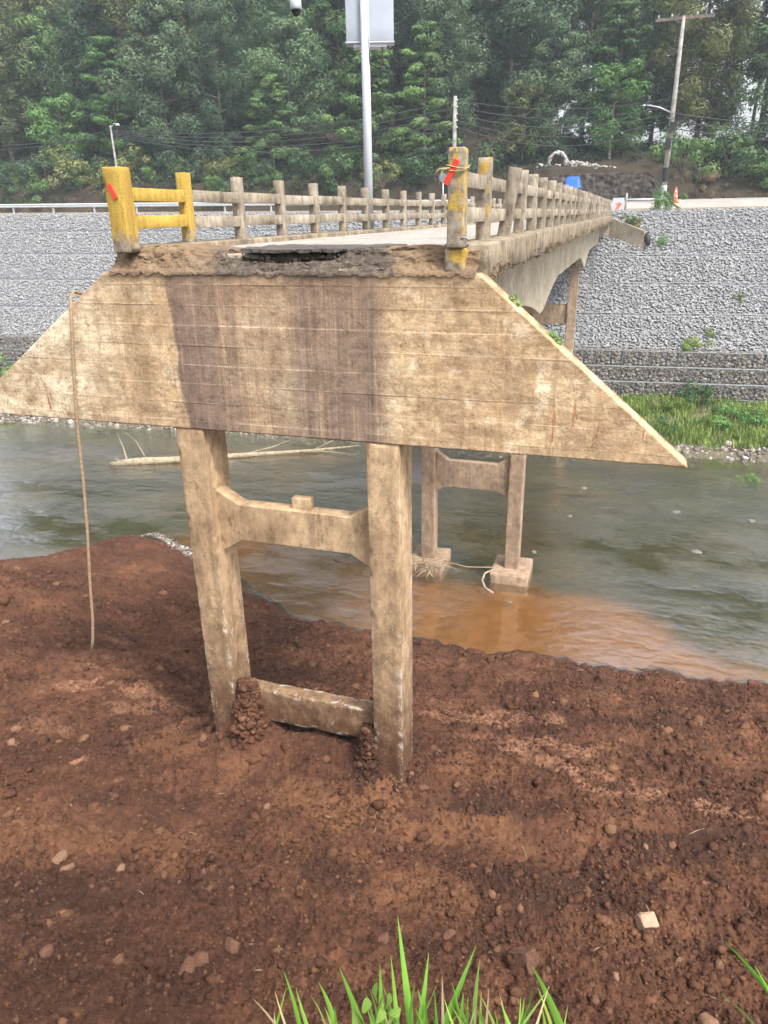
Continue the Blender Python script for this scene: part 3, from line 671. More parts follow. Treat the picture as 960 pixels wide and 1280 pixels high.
# end wall with sloping wings: finely boarded front face
ZT, ZB, TH = -0.64, -2.74, 0.34
def wing_l(z): return -6.74 + (z - ZT) * (2.98 / (ZT - ZB))
def wing_r(z): return -1.66 - (z - ZT) * (2.50 / (ZT - ZB))
zs = []
bh = 0.262
zz = ZB
rows = [ZB]
b0 = math.ceil(ZB / bh) * bh
for k in range(12):
    c = b0 + k * bh - bh * 0.0
    if c > ZT - 0.03: break
    rows += [c - 0.10, c - 0.02, c - 0.008, c, c + 0.008, c + 0.02, c + 0.10]
rows = sorted(set([round(r, 4) for r in rows if ZB <= r <= ZT] + [ZT]))
ncol = 340; V = []
ss = np.linspace(0, 1, ncol)
for z in rows:
    xl, xr = wing_l(z), wing_r(z); x = xl + (xr - xl) * ss
    k = np.floor((z - b0) / bh); ph = abs((z - b0) / bh - round((z - b0) / bh)) * bh
    y = -0.002 * noise2(x * 0.0 + k * 3.7, x * 0.15, 161) * 2 + 0.012 * fbm(x * 1.5, x * 0 + z * 3, 3, 162)
    y = y - (0.0045 * np.clip(noise2(x * 0.8, x * 0 + k * 5.1, 163) + 0.35, 0, 1) if ph < 0.004 else 0)
    V.append(np.stack([x, YF + y, np.full(ncol, z) + (0.022 * fbm(x * 4, x * 0, 4, 164) if z > ZT - 0.001 else 0) + (0.012 * fbm(x * 3, x * 0 + 9, 3, 165) if z < ZB + 0.001 else 0)], -1))
V = np.array(V); nrw = len(rows)
F = grid_faces(nrw, ncol)[:, ::-1]
Vb = V.copy(); Vb[..., 1] = YF + TH
Vall = np.concatenate([V.reshape(-1, 3), Vb.reshape(-1, 3)]); nb = nrw * ncol
Fb = F[:, ::-1] + nb
def rim(ids): return [[a, b, b + nb, a + nb] for a, b in zip(ids[:-1], ids[1:])]
Fr = rim([r * ncol for r in range(nrw)]) + rim([(nrw - 1) * ncol + c for c in range(ncol)]) + rim([r * ncol + ncol - 1 for r in range(nrw - 1, -1, -1)]) + rim([c for c in range(ncol - 1, -1, -1)])
wall = bpart('end_wall', npmesh('end_wall', Vall, np.concatenate([F, Fb, np.array(Fr)])), M['conc_wall'])
bm = bmesh.new(); bm.from_mesh(wall.data); bmesh.ops.recalc_face_normals(bm, faces=bm.faces); bm.to_mesh(wall.data); bm.free()
wall['label'] = 'boarded end wall with sloping wings and a wide dark stain'
# raised coping along the right wing
m = MB()
for (fx, a, b) in ((wing_r, -1.66, 0), (wing_l, -6.72, 0)):
    pass

# columns and cross beams
CX = ((-5.96, -5.52), (-3.08, -2.63))
def column(x0, x1, y0, y1, z0, z1, mat, seed, amp=0.004, chip=0.10):
    return bpart('column', rough_box('column', x0, x1, y0, y1, z0, z1, 0.06, 0.009, amp, 9.0, seed, chip), mat)
def beam(x0, x1, y0, y1, zt, zb, hx, hzt, hzb, mat, name='cross_beam'):
    """cross beam with haunches at both ends"""
    poly = [(x0, zb - hzb), (x0 + hx, zb), (x1 - hx, zb), (x1, zb - hzb), (x1, zt + hzt), (x1 - hx, zt), (x0 + hx, zt), (x0, zt + hzt)]
    me = MB().prism(poly, 'y', y0, y1).mesh(name)
    bm = bmesh.new(); bm.from_mesh(me); bmesh.ops.bevel(bm, geom=[e for e in bm.edges], offset=0.012, segments=1, affect='EDGES'); bm.to_mesh(me); bm.free()
    return bpart(name, me, mat)
for i, (a, b) in enumerate(CX):
    column(a, b, YF + 0.012, YF + 0.62, -9.6, ZB + 0.002, M['conc_column'], 170 + i, 0.004, 0.22)
beam(CX[0][1] - 0.01, CX[1][0] + 0.01, YF + 0.20, YF + 0.44, -3.92, -4.50, 0.36, 0.21, 0.22, M['conc_column'])
bpart('formwork_stub', rough_box('formwork_stub', -4.34, -4.06, YF + 0.27, YF + 0.42, -3.925, -3.75, 0.05, 0.01, 0.004, 6, 5), M['conc_column'])
lb = bpart('cross_beam', rough_box('cross_beam', CX[0][1] - 0.02, CX[1][0] + 0.02, YF + 0.20, YF + 0.46, -7.80, -7.20, 0.05, 0.02, 0.012, 6, 175, 0.35), M['conc_column'])
lb['label'] = 'chipped lower cross beam half buried in soil'
P2 = 21.75
for i, (a, b) in enumerate(CX):
    column(a + 0.02, b + 0.02, P2, P2 + 0.50, -11.1, -2.5, M['conc_pier'], 180 + i)
    bpart('footing', rough_box('footing', a - 0.38, b + 0.40, P2 - 0.52, P2 + 1.0, -11.9, -11.02, 0.15, 0.03, 0.02, 4, 184 + i, 0.2), M['conc_pier'])
beam(CX[0][1] + 0.01, CX[1][0] + 0.03, P2 + 0.13, P2 + 0.37, -7.45, -8.35, 0.42, 0.32, 0.20, M['conc_pier'])
P3 = 40.6
for i, (a, b) in enumerate(CX):
    column(a, b, P3, P3 + 0.5, -11.6, -2.5, M['conc_pier'], 190 + i)
beam(CX[0][1] - 0.01, CX[1][0] + 0.01, P3 + 0.13, P3 + 0.37, -4.6, -5.6, 0.36, 0.01, 0.01, M['conc_pier'])

# haunched girders
prof = []
def gz(y):
    z = -2.02
    for p, s0, s1 in ((P2 + 0.25, 0.4, 4.8), (P3 + 0.25, 0.35, 4.0)):
        d = abs(y - p)
        if d < s1: z = min(z, -2.02 - 0.68 * (1 - max(0, d - s0) / (s1 - s0)) ** 1.5)
    if y < YF + 3.6: z = min(z, -2.02 - 0.66 * (1 - max(0, y - YF - 0.4) / 3.2) ** 1.5)
    return z
ys_ = np.linspace(YF + TH + 0.003, YE - 0.2, 170)
for gx0, gx1 in ((-5.94, -5.58), (-2.76, -2.40)):
    m = MB(); poly = [(y, gz(y)) for y in ys_] + [(ys_[-1], -0.86), (ys_[0], -0.86)]
    nP = len(ys_)
    V = []; F = []
    for x in (gx0, gx1):
        for y in ys_: V += [(x, y, gz(y)), (x, y, -0.80)]
    for s_ in (0, 1):
        o_ = s_ * 2 * nP
        F += [(o_ + 2 * i, o_ + 2 * i + 2, o_ + 2 * i + 3, o_ + 2 * i + 1) for i in range(nP - 1)]
    F += [(2 * i, 2 * nP + 2 * i, 2 * nP + 2 * i + 2, 2 * i + 2) for i in range(nP - 1)]
    F += [(0, 1, 2 * nP + 1, 2 * nP), (2 * nP - 2, 2 * nP - 1, 4 * nP - 1, 4 * nP - 2)]
    m.add(V, F); g_ = m.build('girder', M['conc_girder']); bp(g_)
for y in (P2 + 0.12, P3 + 0.12, 31.0, 15.0, 49):
    bpart('cross_member', MB().box(-5.575, -2.765, y, y + 0.26, -1.85, -0.82).mesh('cross_member'), M['conc_girder'])
# deck slab, road surface, parapets
bpart('deck_slab', rough_box('deck_slab', -6.60, -1.70, YF + 0.50, YE, -0.78, DECK - 0.02, 0.5, 0.02, 0.008, 3, 201), M['conc_girder'])
bpart('road_surface', MB().box(-6.15, -2.15, YF + 1.15, YE + 0.5, DECK - 0.03, DECK + 0.012).mesh('road_surface'), M['conc_deck'])
PL = bpart('parapet', rough_box('parapet', -6.68, -6.14, YF + 0.45, YE, -0.70, -0.325, 0.30, 0.025, 0.02, 3, 203, 0.15), M['conc_curb'])
PR = bpart('parapet', rough_box('parapet', -2.14, -1.62, YF + 0.30, YE, -0.72, -0.325, 0.22, 0.03, 0.014, 5, 204, 0.12), M['conc_curb'])
PL['label'] = 'parapet on the far left side of the deck'; PR['label'] = 'mossy parapet on the right side of the deck'
postm = [rough_box('post', -0.075, 0.075, -0.085, 0.085, -0.06, 0.95, 0.10, 0.006, 0.002, 7, 210 + k, 0.06) for k in range(3)]
postr = [rough_box('post', -0.085, 0.085, -0.085, 0.085, -0.30, 0.98, 0.10, 0.006, 0.002, 7, 220 + k, 0.06) for k in range(3)]
railm = [rough_box('rail', -0.045, 0.045, 0.0, 1.0, -0.082, 0.082, 0.12, 0.005, 0.0015, 7, 230 + k, 0.03) for k in range(3)]
SP = 1.61
def side(par, x, y0, inner, meshes, railz, endyellow):
    Np = int((YE - y0) / SP)
    for k in range(1, Np + 1):
        y = y0 + k * SP
        yel = k == 1
        me_ = meshes[k % 3]
        if yel: me_ = me_.copy(); me_.materials.clear()
        o = bp(put('post', me_, M['yellow_flaked' if x > -3 else 'yellow_paint'] if yel else M['conc_rail'], None, (x, y, -0.327)))
        o.rotation_euler = (rnd.gauss(0, 0.008), rnd.gauss(0, 0.010), 0)
        if x > -3 and k == 2: o.rotation_euler = (0.03, 0.16, 0.0); o.location.z -= 0.03
        if x > -3 and k == 3: o.rotation_euler = (0.0, 0.03, 0.0)
        o.parent = par; o.matrix_parent_inverse = Matrix.Translation(-br.location)
        o.matrix_parent_inverse = par_inv(par)
    for k in range(0, Np):
        y = y0 + k * SP
        for z in railz:
            me_ = railm[(k + int(z > 0.2)) % 3]
            yel = (k == 0 and x < -3)
            if yel: me_ = me_.copy(); me_.materials.clear()
            o = put('rail', me_, M['yellow_paint'] if yel else M['conc_rail'], None, (x + inner, y + 0.09, z + rnd.gauss(0, 0.006)))
            o.scale = (1, SP - 0.18, 1); o.rotation_euler = (rnd.gauss(0, 0.004), 0, rnd.gauss(0, 0.004))
            o.parent = par; o.matrix_parent_inverse = par_inv(par)
def par_inv(par): return Matrix.Translation(-br.location) if par == br else Matrix.Identity(4)
side(PL, -6.40, YF + 0.02, 0.02, postm, (0.31, -0.045), True)
side(PR, -1.93, YF + 0.02, 0.0, postr, (0.36, -0.02), False)
# stout end posts with red reflective tape
e1 = bpart('end_post', rough_box('end_post', -6.52, -6.27, YF - 0.02, YF + 0.22, -0.40, 0.625, 0.06, 0.014, 0.008, 6, 241, 0.10), M['yellow_paint'])
e1['label'] = 'bright yellow end post with a red tape strip'
e2 = bpart('end_post', rough_box('end_post', -2.03, -1.84, YF - 0.02, YF + 0.18, -0.36, 0.665, 0.05, 0.014, 0.010, 6, 242, 0.35), M['yellow_flaked'])
e2['label'] = 'end post with flaking yellow paint and a red tape strip'
bpart('post_base', rough_box('post_base', -2.06, -1.83, YF + 0.02, YF + 0.30, -0.62, -0.37, 0.03, 0.02, 0.015, 7, 243, 0.5), M['yellow_stub'])
def tape(post, cx, cz, L, Wd, ang, y):
    c, s = math.cos(ang), math.sin(ang); q = []
    for (u, v) in ((-L / 2, -Wd / 2), (L / 2, -Wd / 2), (L / 2, Wd / 2), (-L / 2, Wd / 2)): q.append((cx + u * c - v * s, cz + u * s + v * c))
    o = put('reflective_tape', MB().prism(q, 'y', y - 0.004, y + 0.012).mesh('reflective_tape'), M['red_tape']); o.parent = post
tape(e1, -6.405, 0.335, 0.19, 0.055, rad(-63), YF - 0.03)
tape(e2, -1.985, 0.42, 0.27, 0.062, rad(62), YF - 0.032)
# yellow ribbon knotted round the right end post
m = MB()
for z0, ph in ((0.47, 0.2), (0.445, 1.4)):
    pts = [(-1.935 + 0.115 * math.copysign(min(1, abs(math.cos(a)) * 1.35), math.cos(a)), YF + 0.08 + 0.12 * math.copysign(min(1, abs(math.sin(a)) * 1.35), math.sin(a)), z0 + 0.02 * math.sin(a * 2 + ph)) for a in np.linspace(0, 6.283, 25)]
    m.tube(pts, 0.006, 4)
for dx, dz in ((-0.12, -0.03), (-0.15, -0.10), (-0.08, -0.16)):
    m.tube([(-2.0, YF - 0.04, 0.46), (-2.03 + dx * 0.6, YF - 0.09, 0.46 + dz * 0.2), (-2.03 + dx, YF - 0.08, 0.46 + dz)], [0.008, 0.007, 0.004], 4)
o = m.build('barrier_ribbon', M['yellow_tape'], None, True); o.parent = e2
m = MB(); m.tube([(-1.83 + 0.05 * math.cos(a), YF + 0.0 - 0.02 * math.sin(a), -0.30 + 0.05 * math.sin(a)) for a in np.linspace(0.5, 6.0, 16)], 0.012, 6)
bp(m.build('wire_knot', M['wire'], None, True))

# broken road edge on top of the end wall: soil, asphalt crust, a dark hollow under it
nu, nv = 260, 46
u = np.linspace(0, 1, nu); v = np.linspace(0, 1, nv)
U, Vv = np.meshgrid(u, v, indexing='ij')
Xr = -6.66 + U * 4.98
hol = np.exp(-((Xr + 4.22) / 0.16) ** 4) * 1.6 + 0.7 * np.exp(-((Xr + 4.45) / 0.5) ** 2) + 0.6 * np.exp(-((Xr + 3.75) / 0.25) ** 2) + 0.55 * np.exp(-((Xr + 4.95) / 0.22) ** 2)
hol = np.clip(hol, 0, 1.7)
ledge = 0.22 + 0.10 * fbm(Xr * 1.5, Xr * 0, 3, 251)
Yr = YF - 0.022 + np.interp(Vv, [0, 0.06, 0.25, 0.7, 1], [0, 0.01, 0.12, 0.30, 1.35]) + hol * 0.8 * sstep(0.34, 0.44, Vv) * (1 - sstep(0.68, 0.9, Vv))
Zr = -0.655 + np.interp(Vv, [0, 0.06, 0.25, 0.7, 1], [-0.012, 0.02, 0.09, 0.26, 0.225]) + 0.085 * fbm(Xr * 5.5, Xr * 0, 5, 259, 0.65) * (1 - sstep(0, 0.12, Vv))
Zr = Zr + 0.075 * np.exp(-((Xr + 5.9) / 0.6) ** 2) * sstep(0.2, 0.7, Vv) + 0.05 * np.exp(-((Xr + 2.5) / 0.5) ** 2) * sstep(0.2, 0.7, Vv) - hol * 0.10 * sstep(0.45, 0.7, Vv) * (1 - sstep(0.8, 1.0, Vv))
am = sstep(0.0, 0.2, Vv) * (1 - 0.7 * sstep(0.8, 1.0, Vv))
Yr = Yr + am * (0.07 * fbm(Xr * 5, Vv * 5, 4, 252, 0.6) + 0.02 * fbm(Xr * 18, Vv * 20, 3, 253)); Zr = Zr + am * (0.045 * fbm(Xr * 4, Vv * 6, 4, 254, 0.6) + 0.015 * fbm(Xr * 16, Vv * 18, 3, 255, 0.6, True))
fq = grid_faces(nu, nv); fx = Xr.ravel()[fq].mean(1); fv = Vv.ravel()[fq].mean(1)
cutm = (np.abs(fx + 4.24 + 0.03 * noise2(fv * 9, fx * 3, 257)) < 0.17) & (fv > 0.28) & (fv < 0.84)
bk = bpart('broken_edge', npmesh('broken_edge', np.stack([Xr, Yr, Zr], -1).reshape(-1, 3), fq[~cutm]), M['rubble'])
bk['label'] = 'crumbling road edge of soil and broken asphalt'
def crust(name, pts, z0, z1, mat, seed):
    """thin slab with a ragged outline"""
    V = []; r_ = random.Random(seed); ring = []
    for a, b in zip(pts, pts[1:] + pts[:1]):
        for t in np.linspace(0, 1, 9)[:-1]:
            j = 0.03 if b[1] < 10 and a[1] < 10 else 0.0
            ring.append((a[0] + (b[0] - a[0]) * t + r_.gauss(0, j), a[1] + (b[1] - a[1]) * t + r_.gauss(0, j)))
    n = len(ring); c = (sum(p[0] for p in ring) / n, sum(p[1] for p in ring) / n)
    V = [(x, y, z0 + r_.gauss(0, .006)) for x, y in ring] + [(x, y, z1 + r_.gauss(0, .006)) for x, y in ring] + [(c[0], c[1], z0), (c[0], c[1], z1)]
    F = [(i, (i + 1) % n, n + (i + 1) % n, n + i) for i in range(n)] + [(n + i, n + (i + 1) % n, 2 * n + 1) for i in range(n)] + [((i + 1) % n, i, 2 * n) for i in range(n)]
    m = MB(); m.add(V, F); return bp(m.build(name, mat))
crust('asphalt_crust', [(-5.0, 9.2), (-4.75, 8.68), (-4.2, 8.62), (-3.7, 8.66), (-3.35, 8.78), (-3.1, 9.2), (-3.0, 10.2), (-5.0, 10.2)], -0.41, -0.375, M['asphalt'], 4)
crust('concrete_shard', [(-5.1, 8.60), (-4.5, 8.54), (-4.0, 8.58), (-4.1, 8.75), (-5.0, 8.8)], -0.615, -0.59, M['rubble'], 6)
crust('concrete_shard', [(-3.95, 8.58), (-3.3, 8.53), (-2.7, 8.56), (-2.8, 8.75), (-3.9, 8.8)], -0.62, -0.595, M['conc_curb'], 7)
crust('asphalt_crust', [(-6.4, 8.8), (-5.9, 8.66), (-5.6, 8.7), (-5.6, 9.0), (-6.3, 9.05)], -0.46, -0.41, M['rubble'], 9)
P = np.stack([rng.uniform(-6.3, -1.9, 420), YF + 0.05 + rng.uniform(0, 0.33, 420), np.zeros(420)], -1)
P[:, 2] = -0.64 + (P[:, 1] - YF - 0.03) * 0.75; S = np.clip(0.012 * (1 + rng.pareto(2.2, 420)), 0.01, 0.06)
tag(bpart('rubble', scatter_rocks('rubble', P, S, 12), M['rubble']), None, None, None, 'stuff')
# moss and grass on the parapet ledge and wing
def leaf_cloud(name, C, R, per, L, Wd, seed, up=0.6, flat=0.7, shell=0.5, droop=0.0):
    """leaf-sized rhombic faces spread through clumps: C (n,3), R (n,)"""
    g = np.random.default_rng(seed); n = len(C); N = n * per
    d = g.normal(0, 1, (N, 3)); d /= np.linalg.norm(d, axis=1, keepdims=True)
    rr = (shell + (1 - shell) * g.random(N)) ** 0.8
    pos = np.repeat(C, per, 0) + d * (rr * np.repeat(R, per))[:, None] * np.array([1, 1, flat])
    nn = d * 1.3 + np.array([0, 0, up]) + g.normal(0, 0.38, (N, 3)); nn /= np.linalg.norm(nn, axis=1, keepdims=True)
    t = np.cross(nn, g.normal(0, 1, (N, 3))); t[:, 2] -= droop; t -= nn * (t * nn).sum(1, keepdims=True); t /= np.linalg.norm(t, axis=1, keepdims=True) + 1e-9
    b = np.cross(nn, t); ll = L * g.uniform(0.6, 1.3, N)[:, None]; ww = Wd * g.uniform(0.6, 1.3, N)[:, None]
    V = np.stack([pos - t * ll * 0.5, pos + b * ww * 0.5 - t * ll * .05, pos + t * ll * 0.5, pos - b * ww * 0.5 - t * ll * .05], 1)
    me = npmesh(name, V.reshape(-1, 3), np.arange(N * 4).reshape(-1, 4))
    tt = np.clip(np.repeat(g.random(n), per) * 0.6 + g.random(N) * 0.4, 0, 1)
    attr(me, 'tint', np.repeat(tt, 4)); return me
n = 90
C = np.stack([rng.uniform(-1.66, -1.60, n), YF + 0.6 + rng.random(n) ** 1.6 * 44, rng.uniform(-0.72, -0.58, n)], -1)
tag(bpart('moss', leaf_cloud('moss', C, rng.uniform(0.04, 0.10, n), 50, 0.05, 0.02, 21, 0.3), M['leaf_dry']), None, None, None, 'stuff')
C = np.array([(wing_r(z) + 0.0, YF + 0.2, z + 0.03) for z in (-0.95, -1.0, -1.35, -1.4, -1.43)]); 
tag(bpart('moss', leaf_cloud('moss', C, np.full(5, 0.06), 40, 0.07, 0.015, 22, 0.3), M['leaf_bright']), None, None, None, 'stuff')
# far abutment with its flared wing
bpart('far_abutment', rough_box('far_abutment', -6.6, -1.78, 54.5, YE + 0.3, -4.8, -0.785, 0.4, 0.02, 0.01, 3, 261), M['conc_girder'])
m = MB(); m.add([(-1.77, 54.6, -5.2), (0.49, 53.4, -5.2), (0.49, 53.4, -1.28), (-1.77, 54.6, -0.42), (-1.70, 55.05, -5.2), (0.60, 53.8, -5.2), (0.60, 53.8, -1.28), (-1.70, 55.05, -0.42)],
             [(0, 1, 2, 3), (7, 6, 5, 4), (1, 5, 6, 2), (2, 6, 7, 3), (0, 3, 7, 4), (0, 4, 5, 1)])
bp(m.build('wing_wall', M['conc_girder']))
bpart('fill', MB().box(-1.69, 0.2, 55.1, 56.8, -3.0, -0.75).mesh('fill'), M['verge_ground'])

# ================================================================== FOREST
def limb_pts(p0, d, L, n, droop, r_):
    p = Vector(p0); d = Vector(d).normalized(); out = [p.copy()]
    for i in range(n):
        d = (d + Vector((r_.gauss(0, .12), r_.gauss(0, .12), r_.gauss(0, .08) - droop))).normalized(); p = p + d * (L / n); out.append(p.copy())
    return out
def make_tree(kind, seed):
    r_ = random.Random(seed); tb = MB(); C = []; R = []
    if kind == 'broad': H, cw, c0, nl, rad_, L_, W_, per = r_.uniform(11, 13), 3.7, 0.08, 36, (0.85, 1.5), 0.30, 0.15, 170
    elif kind == 'feather': H, cw, c0, nl, rad_, L_, W_, per = r_.uniform(14, 17), 3.1, 0.10, 42, (0.7, 1.25), 0.34, 0.10, 160
    elif kind == 'layer': H, cw, c0, nl, rad_, L_, W_, per = r_.uniform(9, 11), 3.2, 0.10, 34, (0.65, 1.1), 0.27, 0.14, 130
    elif kind == 'slender': H, cw, c0, nl, rad_, L_, W_, per = r_.uniform(15, 18), 2.6, 0.35, 28, (0.7, 1.25), 0.32, 0.11, 160
    else: H, cw, c0, nl, rad_, L_, W_, per = r_.uniform(5, 6.5), 2.2, 0.08, 20, (0.6, 1.1), 0.27, 0.13, 130
    lean = Vector((r_.gauss(0, .03), r_.gauss(0, .03), 1))
    tp = [Vector((0, 0, -0.6))] + [Vector((lean.x * H * t + 0.25 * math.sin(t * 4 + seed) * t, lean.y * H * t + 0.2 * math.cos(t * 3 + seed) * t, H * t)) for t in np.linspace(0.0, 0.93, 9)]
    r0 = 0.011 * H + 0.05
    tb.tube(tp, [r0 * 1.25] + [r0 * (1 - 0.85 * t) for t in np.linspace(0, 1, 9)], 7)
    for i in range(nl):
        t = c0 + (0.97 - c0) * ((i + r_.random()) / nl); k = t / 0.93 * 8; k0 = min(int(k), 7); p0 = tp[1 + k0].lerp(tp[2 + k0], min(1, k - k0)) if k0 < 8 else tp[-1]
        s = (t - c0) / (1 - c0)
        if kind == 'broad': w = cw * (0.55 + 0.45 * math.sin(min(1, s * 1.15 + .15) * math.pi)) * (1.05 if s < .75 else .75)
        elif kind in ('feather', 'slender'): w = cw * (0.35 + 0.65 * math.sin((s * 0.85 + 0.12) * math.pi))
        elif kind == 'layer': w = cw * (1.08 - 0.8 * s)
        else: w = cw * (0.5 + 0.5 * math.sin((s * .8 + .15) * math.pi))
        w *= r_.uniform(0.65, 1.2); a = i * 2.399 + r_.uniform(-.5, .5)
        upz = {'broad': 0.35, 'feather': 0.55, 'layer': 0.02, 'slender': 0.6}.get(kind, 0.4)
        lp = limb_pts(p0, (math.cos(a), math.sin(a), upz), w, 4, {'feather': 0.10, 'slender': 0.08}.get(kind, 0.0), r_)
        tb.tube(lp, [0.045 * w / 2 + .02, .035 * w / 2 + .015, .03, .02, .01], 4, False)
        for q in ((0.45, 0.75, 1.0) if kind != 'layer' else (0.35, 0.6, 0.85, 1.05)):
            kk = q * 4; j = min(int(kk), 3); c = lp[j].lerp(lp[j + 1], kk - j)
            C.append((c.x + r_.gauss(0, .15), c.y + r_.gauss(0, .15), c.z + r_.gauss(0, .15) + (0.1 if kind == 'layer' else 0)))
            R.append(r_.uniform(*rad_) * (0.8 if q < .5 else 1) * (w / cw * .5 + .5))
    C.append(tuple(tp[-1])); R.append(rad_[0] * 1.1)
    fl = {'layer': 0.32, 'feather': 0.95, 'slender': 0.9}.get(kind, 0.72); dr = {'feather': 0.8, 'slender': 0.7}.get(kind, 0.1)
    crown = leaf_cloud('crown', np.array(C), np.array(R), per, L_, W_, seed, 0.75 if kind == 'layer' else 0.45, fl, 0.62, dr)
    return tb.mesh('trunk', True), crown
VAR = {}
for kind, cnt in (('broad', 3), ('feather', 3), ('layer', 2), ('slender', 2), ('young', 2)):
    VAR[kind] = [make_tree(kind, 400 + 17 * i + len(kind) * 31) for i in range(cnt)]
LEAFS = {'broad': ('leaf_mid', 'leaf_blue', 'leaf_dark', 'leaf_blue'), 'feather': ('leaf_blue', 'leaf_dark', 'leaf_olive', 'leaf_blue'), 'layer': ('leaf_mid', 'leaf_bright', 'leaf_mid'), 'slender': ('leaf_dark', 'leaf_blue', 'leaf_olive'), 'young': ('leaf_dark', 'leaf_mid', 'leaf_bright', 'leaf_olive')}
CN = {'leaf_mid': 'mid green', 'leaf_blue': 'blue green', 'leaf_dark': 'dark green', 'leaf_olive': 'olive green', 'leaf_bright': 'fresh green', 'leaf_dry': 'dry brown'}
KN = {'broad': 'rounded leafy tree', 'feather': 'tall feathery tree', 'layer': 'tree with layered branches', 'slender': 'slender tall trunked tree', 'young': 'short young tree'}
def leafy(name, me, mat, parent):
    """mesh shared between plants, material on the object"""
    if len(me.materials) == 0: me.materials.append(None)
    o = bpy.data.objects.new(name, me); COL.objects.link(o); o.parent = parent
    o.material_slots[0].link = 'OBJECT'; o.material_slots[0].material = M[mat]; return o
def ground_far(x, yb): return float(hill_z(x, yb)) if yb > 67 else float(top_z(x) + np.interp(yb, [57.4, 60, 67], [0, .12, .12 + float(road_rise(x))]))
def plant_tree(kind, leaf, x, yb, s, label, group=None, name=None, bark='bark', sink=0.15):
    tr, cr = VAR[kind][rnd.randrange(len(VAR[kind]))]
    e = empty(name or {'young': 'young_tree'}.get(kind, 'forest_tree'), (x, yb + float(skew(x)), ground_far(x, yb) - sink), rnd.uniform(0, 6.28)); e.scale = (s * rnd.uniform(.9, 1.15), s * rnd.uniform(.9, 1.15), s * rnd.uniform(.92, 1.1))
    leafy('trunk', tr, bark, e); leafy('crown', cr, leaf, e)
    return tag(e, label, 'tree', group)
def px_x(px, y): return float(at_y(px, 150, y)[0])
def vis(x, yb, m=6): y = yb + float(skew(x)); return -0.985 * y - m < x < 0.15 * y + m
rowdef = [(73.0, 6.6, ('layer', 'broad', 'young', 'feather'), 1.12), (79.0, 6.0, ('broad', 'feather', 'broad', 'slender'), 1.25), (86.0, 5.4, ('feather', 'broad', 'slender', 'feather'), 1.3), (92.5, 5.6, ('broad', 'feather', 'feather', 'slender'), 1.65), (99.0, 6.2, ('feather', 'broad'), 1.85), (108., 7., ('feather', 'broad'), 2.1)]
for ri, (yb0, sp, kinds, s0) in enumerate(rowdef):
    x = -96.0 + 2.1 * ri
    while x < 30:
        x += sp * rnd.uniform(0.75, 1.3); yb = yb0 + rnd.uniform(-1.8, 1.8)
        if not vis(x, yb): continue
        if x > -14 and ri >= 4: continue
        if x > -3 and ri == 3: continue
        if x > -8 and ri >= 1 and rnd.random() < 0.25: continue
        if x > -22 and ri == 3 and rnd.random() < .5: continue
        if ri == 0 and -9 < x < 1.5: yb += 1.5
        kind = rnd.choice(kinds); leaf = rnd.choice(LEAFS[kind])
        if ri == 0: lab = '%s %s at the forest front' % (CN[leaf], KN[kind])
        elif ri < 3: lab = '%s %s in the middle forest' % (CN[leaf], KN[kind])
        else: lab = '%s %s high in the back forest' % (CN[leaf], KN[kind])
        plant_tree(kind, leaf, x, yb, s0 * rnd.uniform(.82, 1.12), lab, 'forest: ' + lab, bark='bark_pale' if kind in ('slender', 'young') and rnd.random() < .7 else 'bark')
# trees the photograph lets one point to
for (px, yb, kind, leaf, s, lab) in ((530, 71.5, 'layer', 'leaf_mid', 1.05, 'bright layered tree in front of the forest beside the short concrete pole'), (345, 71.0, 'layer', 'leaf_mid', .85, 'layered green tree left of the white monitoring box'),
        (765, 71.0, 'young', 'leaf_bright', 1.0, 'fresh green young tree leaning over the white stone pile'), (255, 76, 'feather', 'leaf_olive', .95, 'tall pale olive tree with twin stems at the upper left'), (690, 72.5, 'broad', 'leaf_blue', .8, 'dense blue green tree overhanging the stone grotto'),
        (895, 73, 'feather', 'leaf_olive', .85, 'thin olive tree right of the utility pole'), (945, 76, 'slender', 'leaf_dark', .8, 'dark slender tree at the right edge of the forest')):
    y = yb + float(skew(-20)); plant_tree(kind, leaf, px_x(px, y), yb, s, lab, bark='bark_pale')

# shrubs along the foot of the slope
SH = [leaf_cloud('foliage', np.random.default_rng(500 + k).normal(0, 1, (16, 3)) * np.array([.8, .6, .5]) + np.array([0, 0, .7]), np.random.default_rng(510 + k).uniform(.35, .65, 16), 110, 0.20, 0.09, 520 + k, .4, .8, .3, .1) for k in range(3)]
def shrub(x, yb, s, leaf, label, group=None, name='shrub', z=None):
    e = empty(name, (x, yb + float(skew(x)), (ground_far(x, yb) if z is None else z) - .1), rnd.uniform(0, 6.28)); e.scale = (s, s, s * rnd.uniform(.8, 1.2))
    k = rnd.randrange(3); leafy('foliage', SH[k], leaf, e)
    m = MB()
    put('stems', STEM, None, e)
    return tag(e, label, 'shrub', group)
m = MB()
for k in range(5):
    a = k * 1.26; m.tube([(0, 0, -.2), (.25 * math.cos(a), .25 * math.sin(a), .4), (.55 * math.cos(a), .5 * math.sin(a), 1.0)], [.03, .022, .01], 5)
STEM = m.mesh('stems'); STEM.materials.append(M['bark'])
x = -88.0
